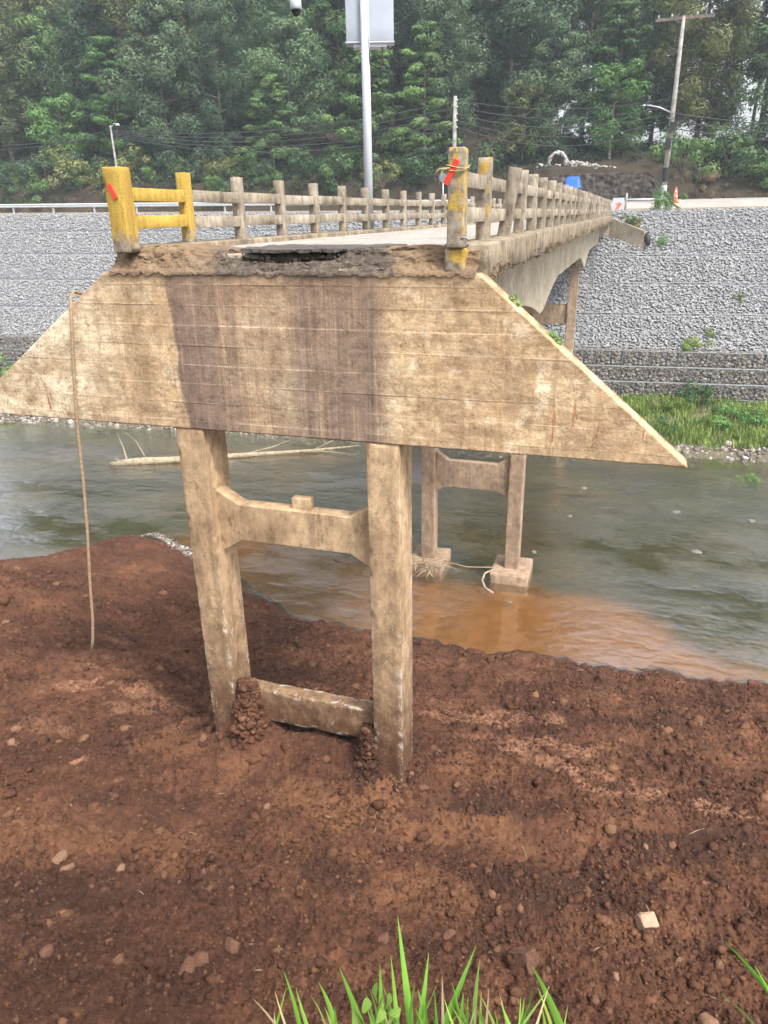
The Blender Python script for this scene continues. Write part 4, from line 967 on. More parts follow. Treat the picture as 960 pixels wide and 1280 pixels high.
while x < 24:
    x += rnd.uniform(1.1, 2.1); yb = rnd.uniform(68.0, 71.0)
    if not vis(x, yb, 3) or (-7.5 < x < 2.0): continue
    leaf = rnd.choice(('leaf_dark', 'leaf_mid', 'leaf_dark', 'leaf_blue', 'leaf_mid', 'leaf_olive')) if x < 2 else rnd.choice(('leaf_dry', 'leaf_mid', 'leaf_mid', 'leaf_dark', 'leaf_olive'))
    lab = '%s shrub at the forest foot %s' % (CN[leaf], 'left of the tall pole' if x < 2 else 'right of the tall pole')
    shrub(x, yb, rnd.uniform(.9, 1.9), leaf, lab, lab)
# undergrowth nobody could count
n = 1500
ux = rng.uniform(-95, 26, n); uy = 67.3 + 22 * rng.random(n) ** 1.4; keep = ~((ux > -7.5) & (ux < 2) & (uy < 69.5)); ux, uy = ux[keep], uy[keep]
C = np.stack([ux, uy + skew(ux), hill_z(ux, uy) + .3], -1)
tag(put('undergrowth', leaf_cloud('undergrowth', C, rng.uniform(.6, 1.3, len(C)), 44, .28, .10, 31, .3, .6, .2, .0), M['leaf_shaded']), 'low dark undergrowth under the forest trees', None, None, 'stuff')
n = 420
ux = np.where(rng.random(n) < .75, rng.uniform(-90, -10, n), rng.uniform(2, 22, n)); uy = 66.9 + 2.2 * rng.random(n)
C = np.stack([ux, uy + skew(ux), hill_z(ux, np.maximum(uy, 67.2)) - .1], -1)
tag(put('dry_grass', leaf_cloud('dry_grass', C, rng.uniform(.25, .6, n), 46, .34, .035, 33, .1, .7, .1, -1.2), M['leaf_dry']), 'dry brown grass along the far edge of the road', None, None, 'stuff')

# ================================================================== THINGS ON THE FAR BANK
def far_pt(px, py, yb): 
    x = -20.0
    for _ in range(4): p = at_y(px, py, yb + float(skew(x))); x = p[0]
    return p
# guard rail along the road, left of the bridge
gr = empty('guard_rail', (-30, 58.6 + float(skew(-30)), .3)); tag(gr, 'long galvanised guard rail along the far road left of the bridge', 'guard rail')
prof2 = [(0.0, 0.0), (0.05, .05), (0.05, .11), (0.0, .155), (0.05, .20), (0.05, .26), (0.0, .31), (-.012, .31), (.035, .255), (.035, .205), (-.015, .155), (.035, .105), (.035, .055), (-.012, 0)]
xs_ = list(np.arange(-64, -8.9, 4.0))
for xa, xb in zip(xs_[:-1], xs_[1:]):
    V = []; 
    for x in (xa + .004, xb - .004):
        for (d, z) in prof2: V.append((x, 58.6 + float(skew(x)) - d - .08, float(top_z(x)) + .52 + z))
    k = len(prof2); F = [(i, (i + 1) % k, k + (i + 1) % k, k + i) for i in range(k)] + [tuple(range(k)), tuple(range(2 * k - 1, k - 1, -1))]
    m = MB(); m.add(V, F); loc_child(m.build('beam', M['galvanised']), gr)
for x in xs_:
    y = 58.6 + float(skew(x)); z = float(top_z(x))
    loc_child(MB().box(x - .06, x + .06, y - .05, y + .05, z - .3, z + .80).build('post', M['galvanised']), gr)
# street lamp
def lamp_arm(m, p, q): m.tube([p, ((p[0] + q[0]) / 2, (p[1] + q[1]) / 2, max(p[2], q[2]) + .05), q], .04, 6)
p = far_pt(138, 157, 65.5); gz0 = ground_far(p[0], 65.5)
sl_ = empty('street_lamp', (p[0], p[1], gz0)); tag(sl_, 'thin white street lamp behind the yellow end post on the left', 'street lamp')
MB().tube([(0, 0, -.5), (0, 0, p[2] - gz0)], [.13, .08], 10).build('pole', M['pole_concrete'], sl_, True)
m = MB(); lamp_arm(m, (0, 0, p[2] - gz0 - .3), (.9, -.3, p[2] - gz0 + .05)); a_ = m.build('arm', M['galvanised'], sl_, True)
MB().lathe([(.02, .0), (.16, -.03), (.2, -.14), (.14, -.2), (.0, -.21)], 12, (1.0, -.33, p[2] - gz0 + .10)).build('lamp_head', M['white_paint'], sl_, True)
LAMP_TOP = Vector((p[0], p[1], p[2] - .35))
# short concrete pole behind the right end post
p = far_pt(569, 120, 67.5); gz0 = ground_far(p[0], 67.6)
cp = empty('utility_pole', (p[0], p[1], gz0)); tag(cp, 'short pale concrete utility pole behind the right yellow end post', 'utility pole')
MB().tube([(0, 0, -.5), (0, 0, p[2] - gz0)], [.22, .15], 10).build('pole', M['pole_concrete'], cp, True)
for dz in (.3, .8, 1.3, 1.8, 2.3): MB().lathe([(.0, -.06), (.05, -.06), (.06, 0), (.05, .06), (0, .06)], 8, (.20, -.05, p[2] - gz0 - dz)).build('insulator', M['white_paint'], cp, True)
CPT = Vector((p[0] + .2, p[1], p[2]))
# tall utility pole with crossarm on the right
p0 = far_pt(829, 243, 64.5); p1 = far_pt(855, 20, 64.5); gz0 = ground_far(p0[0], 64.5); Hh = p1[2] - gz0
up = empty('utility_pole', (p0[0], p0[1], gz0)); tag(up, 'tall utility pole with crossarm, street light and tangled cables on the right', 'utility pole')
lx = p1[0] - p0[0]; ly = p1[1] - p0[1]
MB().tube([(0, 0, -.5), (lx * .5, ly * .5, Hh * .5), (lx, ly, Hh)], [.21, .18, .13], 10).build('pole', M['pole_concrete'], up, True)
ca = MB().box(lx - 1.9, lx + 2.1, ly - .07, ly + .07, Hh - .22, Hh - .02).build('crossarm', M['pole_wood'], up)
for dx in (-1.7, -.8, .9, 1.8): MB().lathe([(.0, 0), (.05, 0), (.07, .08), (.05, .2), (0, .22)], 8, (lx + dx, ly, Hh - .02)).build('insulator', M['white_paint'], up, True).parent = ca
MB().tube([(lx * .55, ly, Hh * .50), (lx * .5 - 1.0, ly - .2, Hh * .535), (lx * .5 - 1.9, ly - .3, Hh * .55)], .045, 6).build('lamp_arm', M['galvanised'], up, True)
MB().lathe([(.0, .05), (.10, .03), (.14, -.06), (.0, -.09)], 10, (lx * .5 - 2.1, ly - .3, Hh * .55)).build('lamp_head', M['white_paint'], up, True)
MB().box(lx * .4 - .28, lx * .4 + .12, ly - .45, ly - .2, Hh * .30, Hh * .36).build('junction_box', M['black_rubber'], up)
MB().box(lx * .45 - .1, lx * .45 + .28, ly - .42, ly - .2, Hh * .40, Hh * .45).build('junction_box', M['black_rubber'], up)
m = MB()
for k in range(6):
    zc = Hh * (.34 + .025 * k); rr = .35 + .1 * (k % 3)
    m.tube([(lx * .45 + rr * math.cos(a) * 1.0 + .15 * k % .4, ly - .28, zc + rr * math.sin(a) * .8) for a in np.linspace(-2.6, 1.2 + .3 * k, 16)], .022, 4)
m.build('cable_coil', M['cable'], up)
for z0_, z1_, w in ((.02, .10, 'white_paint'), (.12, .2, 'black_rubber')):
    MB().lathe([(.225, Hh * z0_), (.225, Hh * z1_)], 12, (lx * .08, ly * .08, 0)).build('painted_band', M[w], up, True)
UPT = Vector((p0[0], p0[1], gz0))
# power cables strung between the poles
def wire_(a, b, sag, label, r=.032):
    a, b = Vector(a), Vector(b); pts = [a.lerp(b, t) - Vector((0, 0, sag * 4 * t * (1 - t))) for t in np.linspace(0, 1, 22)]
    m = MB(); m.tube(pts, r, 4); return tag(m.build('power_cable', M['cable']), label, 'cable', 'power cables along the forest edge')
lft = far_pt(-60, 182, 66)
for k in range(2): wire_(LAMP_TOP - Vector((0, 0, .25 * k)), Vector(lft) - Vector((0, 0, .35 * k)), .5, 'power cable running left from the thin white street lamp, %s of the two' % ('upper', 'lower')[k])
for k, nm in enumerate(('topmost', 'second', 'middle', 'fourth', 'lowest')):
    wire_(LAMP_TOP - Vector((0, 0, .12 * k)), CPT - Vector((0, 0, .3 + .5 * k)), 1.1 + .12 * k, '%s of five cables between the street lamp and the short concrete pole' % nm)
    wire_(CPT - Vector((0, 0, .3 + .5 * k)), UPT + Vector((lx * .5 - .1, ly, Hh * (.58 - .04 * k))), .7 + .15 * k, '%s of five cables between the short concrete pole and the tall utility pole' % nm)
for k, dx in enumerate((-1.7, -.8, .9, 1.8)):
    wire_(UPT + Vector((lx + dx, ly, Hh + .18)), Vector((UPT.x + 22 + 2 * dx, UPT.y - 22, Hh + 3.4)), 1.0, 'line leaving the crossarm towards the upper right, %s from the left' % ('first', 'second', 'third', 'fourth')[k], .026)
for k in range(3): wire_(UPT + Vector((lx * .5, ly, Hh * (.50 - .04 * k))), Vector((UPT.x + 30, UPT.y + 4, Hh * (.44 - .05 * k))), 1.0, '%s cable running right from the middle of the tall pole' % ('upper', 'middle', 'lower')[k])
# dark retaining cut beside the road
nu, nv = 150, 34; U, Vv = np.meshgrid(np.linspace(-8.2, 2.4, nu), np.linspace(0, 1, nv), indexing='ij')
hh = 2.15 * sstep(-8.3, -7.0, U) * (1 - .75 * sstep(.2, 2.4, U)) + .1
Yr = 66.9 + skew(U) + .35 * Vv + .30 * fbm(U * 1.6, Vv * 3.5, 5, 601, .65); Zr = ground_far(-3, 66.9) - .2 + hh * Vv + .12 * fbm(U * .9, Vv * 2, 3, 602) * Vv
Yb_ = np.concatenate([Yr, Yr[:, -1:] + 1.6], 1); Zb_ = np.concatenate([Zr, Zr[:, -1:] + .12], 1); Ub = np.concatenate([U, U[:, -1:]], 1)
tag(put('retaining_wall', npmesh('retaining_wall', np.stack([Ub, Yb_, Zb_], -1).reshape(-1, 3), grid_faces(nu, nv + 1), True), M['dark_cut']), 'dark rough stone retaining cut beside the far road under the white stones', 'retaining wall')
# grotto of pale stones
p = far_pt(696, 217, 69.0); g0 = empty('stone_grotto', (p[0], p[1], p[2])); tag(g0, 'small arched grotto of pale stones at the forest edge', 'grotto')
rk = [rock_mesh('stone', 700 + k, 1, .8, .2) for k in range(4)]
for k in range(17):
    a = math.pi * (k + .5) / 17; o = put('stone', rk[k % 4], M['white_stone'], g0, (-.72 * math.cos(a) * 1.0, 0, .75 + .85 * math.sin(a))); o.scale = (.2, .25, .2); o.rotation_euler = (k, k * 2, k)
for sx_ in (-.72, .72):
    for j in range(4): o = put('stone', rk[j], M['white_stone'], g0, (sx_, 0, -.1 + j * .25)); o.scale = (.24, .26, .17)
MB().prism([(-.6, -.2)] + [(-.6 * math.cos(math.pi * t), .75 + .75 * math.sin(math.pi * t)) for t in np.linspace(0, 1, 12)] + [(.6, -.2)], 'y', .22, .40).build('niche_back', M['dark_cut'], g0)
tag(put('outer_stones', scatter_rocks('outer_stones', np.stack([rng.normal(-.4, .9, 60), rng.uniform(.0, .5, 60), rng.uniform(-.2, .5, 60) + .3 * np.exp(-rng.random(60))], -1), rng.uniform(.12, .24, 60), 41), M['white_stone'], g0), None, None, None, 'stuff')
p2 = far_pt(740, 216, 69.0)
n = 260; t_ = rng.random(n)
Pw = np.stack([p[0] + 1.0 + t_ * 4.6 + rng.normal(0, .15, n), p[1] + rng.uniform(-.4, .6, n), np.interp(t_, [0, 1], [p[2] + .85, p[2] + .05]) * 1.0 + rng.uniform(-.45, .1, n) * (1 - t_ * .6)], -1)
tag(put('white_stone_pile', scatter_rocks('white_stone_pile', Pw, rng.uniform(.08, .2, n), 43), M['white_stone']), 'bank of loose white stones right of the small grotto', 'stone pile')
# blue sheet over a box
p = far_pt(716, 231, 66.4); m = MB()
nu = 14; U, Vv = np.meshgrid(np.linspace(-1, 1, nu), np.linspace(-1, 1, nu), indexing='ij')
r_ = np.maximum(np.abs(U), np.abs(Vv)); Zt = .95 - .85 * sstep(.62, .9, r_) + .06 * fbm(U * 3, Vv * 3, 3, 611)
bs = put('blue_sheet', npmesh('blue_sheet', np.stack([U * .75, Vv * .5, Zt], -1).reshape(-1, 3), grid_faces(nu, nu), True), M['blue_sheet'], None, (p[0], p[1], p[2] - .35)); tag(bs, 'bright blue plastic sheet spread over a low stack by the grotto', 'sheet')
m = MB(); m.box(-.5, .5, -.33, .33, -.9, .86); sb_ = m.build('stack', M['pole_wood'], bs)
# traffic cone
p = far_pt(840, 251, 64.0); cz = ground_far(p[0], 64.0)
tc = empty('traffic_cone', (p[0] + .2, p[1], cz)); tag(tc, 'orange and white traffic cone on the far road by the tall pole', 'traffic cone'); tc.scale = (1.5, 1.5, 1.5)
MB().box(-.2, .2, -.2, .2, 0, .04).build('base', M['orange_plastic'], tc)
cn = MB().lathe([(.15, .04), (.035, .72), (0, .73)], 16).build('cone', M['orange_plastic'], tc, True)
for za, zb in ((.28, .38), (.50, .58)): MB().lathe([(.153 - .115 * (za - .04) / .68 + .002, za), (.153 - .115 * (zb - .04) / .68 + .002, zb)], 16).build('reflective_band', M['white_paint'], cn, True)
# barrier across the road end, warning board, tape, small shrub
b0 = far_pt(784, 250, 58.6); b1 = far_pt(826, 249, 58.6)
ba = empty('road_barrier', (b0[0], b0[1], float(top_z(0)))); tag(ba, 'white pipe barrier closing the road beyond the bridge', 'barrier')
w_ = b1[0] - b0[0]; zt_ = b0[2] - float(top_z(0))
MB().tube([(-.1, 0, zt_), (w_ + .1, 0, zt_)], .085, 8).build('top_pipe', M['white_paint'], ba, True)
for x in (.0, w_): MB().tube([(x, 0.02, -.3), (x, 0.02, zt_ - .05)], .06, 8).build('post', M['white_paint'], ba, True)
p = far_pt(772, 263, 57.9)
wb = empty('warning_board', (p[0], p[1], float(top_z(0)) - .1)); tag(wb, 'white board with an orange mark at the far end of the bridge railing', 'sign')
pn = MB().box(-.38, .38, -.015, .015, -.1, .95).build('panel', M['white_paint'], wb)
m = MB(); m.prism([(-.22, .15), (.05, .15), (.05, .3), (.26, .5), (.05, .72), (.05, .60), (-.22, .6), (-.05, .45)], 'y', -.022, -.017); m.build('arrow_mark', M['warning_orange'], pn)
MB().tube([(.52, .05, -.4), (.52, .05, 1.25)], .075, 8).build('post', M['pole_concrete'], wb, True)
q = far_pt(832, 262, 58.2); shrub(q[0], 58.2, .75, 'leaf_bright', 'small fresh green shrub at the base of the tall utility pole', None)
a, b = far_pt(838, 252, 58.9), far_pt(858, 264, 57.7)
m = MB(); 
for dz in (0, .09): m.tube([Vector(a).lerp(Vector(b), t) + Vector((0, 0, dz - .12 * math.sin(t * 3.14))) for t in np.linspace(0, 1, 10)], .045, 5)
tag(m.build('barrier_tape', M['yellow_tape'], None, True), 'yellow green tape slanting down from the shrub at the road edge', 'tape')
q = far_pt(803, 313, 55.0)
m = MB(); m.tube([(.60, 53.7, -1.5), (.74, 53.5, -1.75), (.80, 53.4, -2.15)], [.16, .2, .15], 10); tag(m.build('drain_pipe', M['black_rubber'], None, True), 'black pipe end beside the wing of the far abutment', 'pipe')
shrub(1.55, 53.6, .34, 'leaf_bright', 'small bright weed on the revetment beside the far abutment', None, 'weed', float(rev_z(1.55, 53.6)) + .05)
shrub(-.4, 54.6, .5, 'leaf_grass', 'grassy weed on top of the far abutment wing', None, 'weed', -.75)
for (px, py, yb, s_) in ((890, 415, 45.6, .28), (925, 375, 48.5, .25), (865, 434, 44.3, .5)):
    q = far_pt(px, py, yb); shrub(q[0], yb, s_, 'leaf_grass', 'small weed on the grey stone slope, %s' % {415: 'just above its foot', 375: 'halfway up at the right', 434: 'on the ledge over the gabion wall'}[py], None, 'weed', float(rev_z(q[0], yb)) + .05)
# small round sign far behind the right end post
p = far_pt(554, 222, 60.5); rs = empty('road_sign', (p[0], p[1], float(top_z(p[0])))); tag(rs, 'small blue backed round sign on a thin post beside the right end post', 'sign')
MB().tube([(0, 0, -.3), (0, 0, p[2] - float(top_z(p[0])))], .045, 8).build('post', M['galvanised'], rs, True)
m = MB(); k = 20; m.prism([(.34 * math.cos(2 * math.pi * i / k), p[2] - float(top_z(p[0])) + .34 * math.sin(2 * math.pi * i / k)) for i in range(k)], 'y', -.07, -.05); m.build('panel', simple('sign_blue', (.16, .20, .23), .5, .1), rs)

# ================================================================== MONITORING STATION ON THE BRIDGE
PX, PY = -6.95, 20.0
ms = empty('monitoring_station', (PX, PY, -1.2)); tag(ms, 'slim white pole carrying a large white equipment box behind the left railing', 'pole')
MB().tube([(0, 0, -.4), (0, 0, 7.6)], [.115, .105], 14).build('pole', M['white_paint'], ms, True)
MB().box(-.08, .32, -.12, .12, .35, .55).build('bracket', M['galvanised'], ms)
MB().box(-.08, .32, -.12, .12, -.25, -.05).build('bracket', M['galvanised'], ms)
R0 = -YAW * .55
cb = rough_box('cabinet', -.60, .60, -.20, .22, 0, 2.1, .3, .02, .001, 1, 1); cab = put('cabinet', cb, simple('cabinet_grey', (0.34, 0.37, 0.42), .45, .04, 2), ms, (.02, .32, 5.25), (0, 0, .32))
MB().box(-.615, .615, -.222, .24, -.035, -.002).build('bottom_lip', M['white_paint'], cab)
MB().box(-.42, .42, -.17, .19, -.12, -.037).build('cable_tray', M['white_paint'], cab)
MB().tube([(.30, -.15, -.1), (.32, -.2, -.45), (.18, -.28, -.62), (-.02, -.34, -.5), (-.06, -.36, .2), (-.06, -.36, 2.0)], .02, 6).build('power_lead', M['black_rubber'], cab, True)
dc = empty('dome_camera', tuple(at_y(370, 12, 20.2))); tag(dc, 'white dome security camera with black lens hanging left of the equipment box', 'camera')
MB().lathe([(0, .30), (.06, .30), (.14, .25), (.15, .02), (.13, .0)], 16).build('housing', M['white_paint'], dc, True)
MB().lathe([(.125, .0), (.12, -.06), (.08, -.13), (0, -.16)], 16).build('lens_dome', M['dark_glass'], dc, True)
w_ = PX - dc.location.x; MB().tube([(0, 0, .29), (0, 0, .62), (.15, 0, .80), (w_, PY - dc.location.y, .86)], .04, 8).build('arm', M['white_paint'], dc, True)

# ================================================================== RIVER AND SHORE
m = MB()
hp = [(-7.27, 8.72, -.98), (-7.29, 8.50, -.90), (-7.31, 8.44, -.95)] + [tuple(at_y(px, py, 8.43)) for (px, py) in ((90, 420), (93, 480), (97, 535), (104, 600), (109, 660), (112, 720), (116, 775), (116, 800), (113, 822))]
m.tube(hp, .023, 8); tag(m.build('hanging_hose', M['rope'], None, True), 'long muddy hose hanging over the left wing of the end wall', 'hose')
def wpt(px, py, dz=0.0): p = at_z(px, py, WZ); return Vector((p[0], p[1], WZ + dz))
dw = empty('driftwood', tuple(wpt(145, 580))); tag(dw, 'long pale driftwood branch lying in the river behind the left column', 'driftwood')
D0 = dw.location.copy()
def dp(px, py, dz): return wpt(px, py, dz) - D0
MB().tube([dp(140, 581, .05), dp(175, 580, .14), dp(225, 578, .16), dp(270, 574, .12), dp(330, 570, .12), dp(390, 566, .12), dp(450, 561, .18)], [.16, .20, .16, .14, .11, .08, .03], 9).build('trunk', M['driftwood'], dw, True)
for pts, r0 in ((((300, 572, .1), (340, 566, .3), (362, 562, .5)), .05), (((370, 567, .1), (410, 569, .2), (446, 572, .15)), .05), (((390, 566, .1), (420, 559, .45), (438, 557, .6)), .04), (((160, 580, .1), (156, 570, .4), (150, 560, .8)), .05), (((185, 579, .1), (172, 563, .5), (160, 557, .7)), .03)):
    MB().tube([dp(*q) for q in pts], [r0, r0 * .7, .012], 6).build('branch', M['driftwood'], dw, True)
m = MB()
for k in range(16): m.tube([dp(150, 580, .1), dp(150, 580, .1) + Vector((rnd.uniform(-.7, .1), rnd.uniform(-.4, .4), rnd.uniform(-.15, .35)))], [.05, .012], 5)
m.build('root_tangle', M['bark'], dw)
# twigs caught on the left footing
tt = empty('twig_tangle', (-5.9, P2 - .6, -11.1)); tag(tt, 'tangle of pale twigs caught on the footing of the left river column', 'twigs')
for k in range(46):
    a = Vector((rnd.uniform(-.25, .75), rnd.uniform(-.15, .3), rnd.uniform(.05, .3))); d = Vector((rnd.gauss(0, .6), rnd.uniform(-.6, -.05), rnd.uniform(-.55, .25))); 
    MB().tube([a, a + d * .5 + Vector((0, 0, rnd.uniform(-.02, .1))), a + d * rnd.uniform(.7, 1.1)], [.016, .013, .006], 4).build('twig', M['twig'], tt)
m = MB(); m.tube([(-2.98 - .35, P2 - .2, -11.0), (-3.62, P2 - .5, -11.05), (-3.66, P2 - .75, -11.2), (-3.5, P2 - 1.0, -11.33), (-3.2, P2 - 1.2, -11.36)], .035, 7); tag(m.build('loose_cable', M['driftwood'], None, True), 'pale cable dropping off the right river footing into the water', 'cable')
m = MB(); m.tube([(-5.15, P2 - .1, -10.98), (-4.3, P2 - .2, -11.06), (-3.4, P2 - .1, -11.0)], .018, 6); tag(m.build('washed_up_cord', M['rope'], None, True), 'thin cord stretched between the two river footings', 'cord')
# stones standing out of the water
rk2 = [rock_mesh('river_stone', 720 + k, 2, .6, .25) for k in range(4)]
for i, (px, py, s_, lab) in enumerate(((500, 569, .14, 'pale stone at the far waterline behind the right near column'), (437, 569, .12, 'small stone at the far waterline above the driftwood tip'), (625, 571, .16, 'pale stone at the waterline between the river columns'), (655, 571, .14, 'pale stone at the waterline just right of the river pier'),
        (730, 610, .16, 'low stone breaking the water right of the river pier'), (712, 645, .14, 'grey stone in the riffle right of the river pier'), (870, 690, .2, 'flat pale stone in the bright water at the right'), (845, 640, .18, 'low dark stone in midstream towards the right'), (668, 690, .12, 'tiny stone beside the right river footing'), (637, 752, .1, 'white pebble where the pale cable ends'), (50, 640, .12, 'small stone in the calm water at the far left'), (940, 652, .2, 'dark stone near the right edge of the river'))):
    q = wpt(px, py, .0); o = put('river_stone', rk2[i % 4], M['driftwood' if 'white' in lab else 'river_rock'], None, q); o.scale = (s_ * 1.1, s_ * .8, s_ * .55); o.rotation_euler = (0, 0, i); tag(o, lab, 'stone')
# gravel and grass on the far shore
n = 3600
gx = rng.uniform(-42, 12, n); gy = 36.9 + rng.normal(0, .55, n) + .5 * fbm(gx * .5, gx * 0, 2, 621); 
gz_ = np.interp(gy, [34, 36.3, 37.2, 43.7], [-12.0, -11.45, -11.15, -9.9]) + .03
tag(put('shore_gravel', scatter_rocks('shore_gravel', np.stack([gx, gy + skew(gx), gz_], -1), np.clip(.05 * (1 + rng.pareto(2.5, n)), .05, .22), 45), M['stones_shore']), 'band of loose stones along the far waterline', None, None, 'stuff')
def grass_mesh(name, P, H, per, seed, wd=.02, spread=.12):
    g = np.random.default_rng(seed); N = len(P) * per
    b = np.repeat(P, per, 0) + np.stack([g.normal(0, spread, N), g.normal(0, spread, N), np.zeros(N)], -1); h = np.repeat(H, per) * g.uniform(.5, 1.15, N)
    a = g.uniform(0, 6.283, N); ln = g.uniform(.1, .7, N); dr = np.stack([np.cos(a), np.sin(a), np.zeros(N)], -1); sd = np.stack([-np.sin(a), np.cos(a), np.zeros(N)], -1) * wd
    m1 = b + dr * (ln * h * .35)[:, None]; m1[:, 2] += h * .65; t1 = b + dr * (ln * h)[:, None]; t1[:, 2] += h * (1 - .35 * ln)
    V = np.stack([b - sd, b + sd, m1 + sd * .8, m1 - sd * .8, t1], 1); o_ = (np.arange(N) * 5)[:, None]
    F = np.concatenate([np.stack([o_ + 0, o_ + 1, o_ + 2], -1), np.stack([o_ + 0, o_ + 2, o_ + 3], -1), np.stack([o_ + 3, o_ + 2, o_ + 4], -1)], 1).reshape(-1, 3)
    me = npmesh(name, V.reshape(-1, 5 * 3).reshape(-1, 3), F); attr(me, 'tint', np.repeat(np.clip(np.repeat(g.random(len(P)), per) * .6 + g.random(N) * .4, 0, 1), 5)); return me
n = 1500
gx = np.where(rng.random(n) < .55, rng.uniform(-1.5, 14, n), rng.uniform(-45, 0, n)); gy = rng.uniform(37.6, 43.2, n)
dn = fbm(gx * .5, gy * .5, 3, 631); kp = (dn > -.25) & (rng.random(n) < .9); gx, gy, dn = gx[kp], gy[kp], dn[kp]
gz_ = np.interp(gy, [34, 36.3, 37.2, 43.7], [-12.0, -11.45, -11.15, -9.9])
tag(put('shore_grass', grass_mesh('shore_grass', np.stack([gx, gy + skew(gx), gz_ - .05], -1), np.clip(.45 + .5 * dn + rng.normal(0, .12, len(gx)), .15, 1.2), 26, 47, .022, .22), M['leaf_grass']), 'tangled green and yellow grass at the foot of the gabion wall', None, None, 'stuff')
def sh_z(yb): return float(np.interp(yb, [34, 36.3, 37.2, 43.7], [-12.0, -11.45, -11.15, -9.9]))
for (px, yb, s_, leaf, lab) in ((915, 39.8, .75, 'leaf_bright', 'bright broad leaved plant in the shore grass at the right'), (940, 40.3, .6, 'leaf_bright', 'second bright leafy plant at the right edge of the shore grass'), (870, 42.6, .8, 'leaf_mid', 'dark tufted plant against the gabion wall'), (835, 41.6, .6, 'leaf_grass', 'yellow green bush left of the dark tuft below the gabion wall'), (830, 38.6, .5, 'leaf_bright', 'low leafy plant by the tip of the right wing wall')):
    q = far_pt(px, 520, yb); shrub(q[0], yb, s_, leaf, lab, None, 'shore_plant', sh_z(yb))
q = wpt(940, 600); shrub(q.x, q.y - float(skew(q.x)), .32, 'leaf_bright', 'small green plant growing in the river at the right', None, 'water_plant', WZ - .1)
q = wpt(5, 470, 0); q = far_pt(3, 465, 42.5); shrub(q[0], 42.5, .9, 'leaf_bright', 'green bush peeping past the left wing of the end wall', None, 'shore_plant', sh_z(42.5))
# pale pebbles and debris on the near waterline at the left
n = 1500; t_ = rng.random(n); ex = np.interp(t_, [0, .35, .6, .8, 1], [-20.5, -18.3, -16.4, -14.6, -12.5]); ey = np.interp(ex, SHX, SHY) + rng.normal(-.15, .22, n)
S = np.clip(.018 * (1 + rng.pareto(2.0, n)), .018, .10)
tag(put('waterline_pebbles', scatter_rocks('waterline_pebbles', np.stack([ex, ey, np.maximum(soil_z(ex, ey), WZ - .02) + .01], -1), S, 49, (.3, .6)), M['stones_shore']), 'pale pebbles and debris along the near waterline at the left', None, None, 'stuff')

# ================================================================== STONES ON THE SOIL
def soil_pt(px, py, up=0.0):
    p = hit_soil(px, py); return Vector((p[0], p[1], float(soil_z(np.array([p[0]]), np.array([p[1]]))[0]) + up))
q = soil_pt(810, 1152, .05)
me = rough_box('broken_brick', -.13, .13, -.09, .09, -.08, .08, .03, .012, .012, 9, 81, .3); bq = me.vertices
for v in bq:
    if v.co.x > .02 and v.co.z > -.02: v.co.x -= (v.co.x - .02) * .55 * (v.co.z + .1) * 4
o = put('broken_brick', me, M['pale_brick'], None, q, (.35, .15, .5)); tag(o, 'pale tan broken brick lying on the dark soil at the lower right', 'brick')
q = soil_pt(655, 1212, .10); o = put('boulder', rock_mesh('boulder', 91, 3, 1.0, .35), M['boulder'], None, q, (.2, .1, .4)); o.scale = (.20, .18, .21); tag(o, 'large brown boulder just above the grass blades at the bottom', 'boulder')
for (px, py, s_, mt, lab) in ((334, 1010, .07, 'brick_stone', 'tan stone in front of the left column base'), (75, 1072, .11, 'brick_stone', 'long orange tan stone on the soil at the left'), (85, 1088, .08, 'brick_stone', 'small tan stone below the long orange one'), (14, 930, .09, 'brick_stone', 'tan stone at the left edge level with the column bases'), (20, 914, .08, 'brick_stone', 'tan stone just above another at the left edge'), (8, 778, .09, 'brick_stone', 'pale stone on the mound at the far left'),
        (886, 1274, .13, 'brick_stone', 'pale slab of stone at the bottom right edge'), (290, 1186, .11, 'boulder', 'rough brown clod left of the grass, nearest the centre'), (232, 1210, .12, 'boulder', 'brown clod below and left of the rough clod'), (250, 1200, .10, 'boulder', 'brown clod touching the lower clod'), (148, 1202, .08, 'boulder', 'round brown clod at the lower left'), (58, 1190, .09, 'boulder', 'dark round clod near the lower left edge'), (562, 1165, .075, 'boulder', 'ochre clod above the tallest grass blade'), (480, 1175, .08, 'boulder', 'ochre clod left of the tallest grass blade'),
        (850, 1198, .04, 'brick_stone', 'small pale pebble below the broken brick'), (806, 1062, .05, 'brick_stone', 'thin pale chip of wood-like stone above the broken brick'), (770, 1222, .05, 'brick_stone', 'small tan pebble right of the boulder'), (760, 1262, .06, 'boulder', 'brown lump at the bottom right of the grass'), (745, 1250, .05, 'boulder', 'small brown lump right of the grass tips'), (370, 800, .07, 'boulder', 'brown stone on the slope behind the columns'), (365, 815, .05, 'brick_stone', 'small tan stone on the slope behind the columns'), (205, 1092, .07, 'boulder', 'brown clod on the left between the tan stones and the dark patch'), (150, 1088, .07, 'brick_stone', 'ochre stone left of the dark soil patch'), (905, 868, .08, 'boulder', 'dark lump on the waterline crest at the right'), (530, 985, .08, 'boulder', 'dark lump at the foot of the right column')):
    q = soil_pt(px, py, s_ * .35); o = put('loose_stone', rock_mesh('loose_stone', int(px * 3 + py), 2, .75, .3), M[mt], None, q, (rnd.uniform(-.3, .3), rnd.uniform(-.3, .3), rnd.uniform(0, 6))); o.scale = (s_ * 1.25, s_ * .9, s_); tag(o, lab, 'stone')
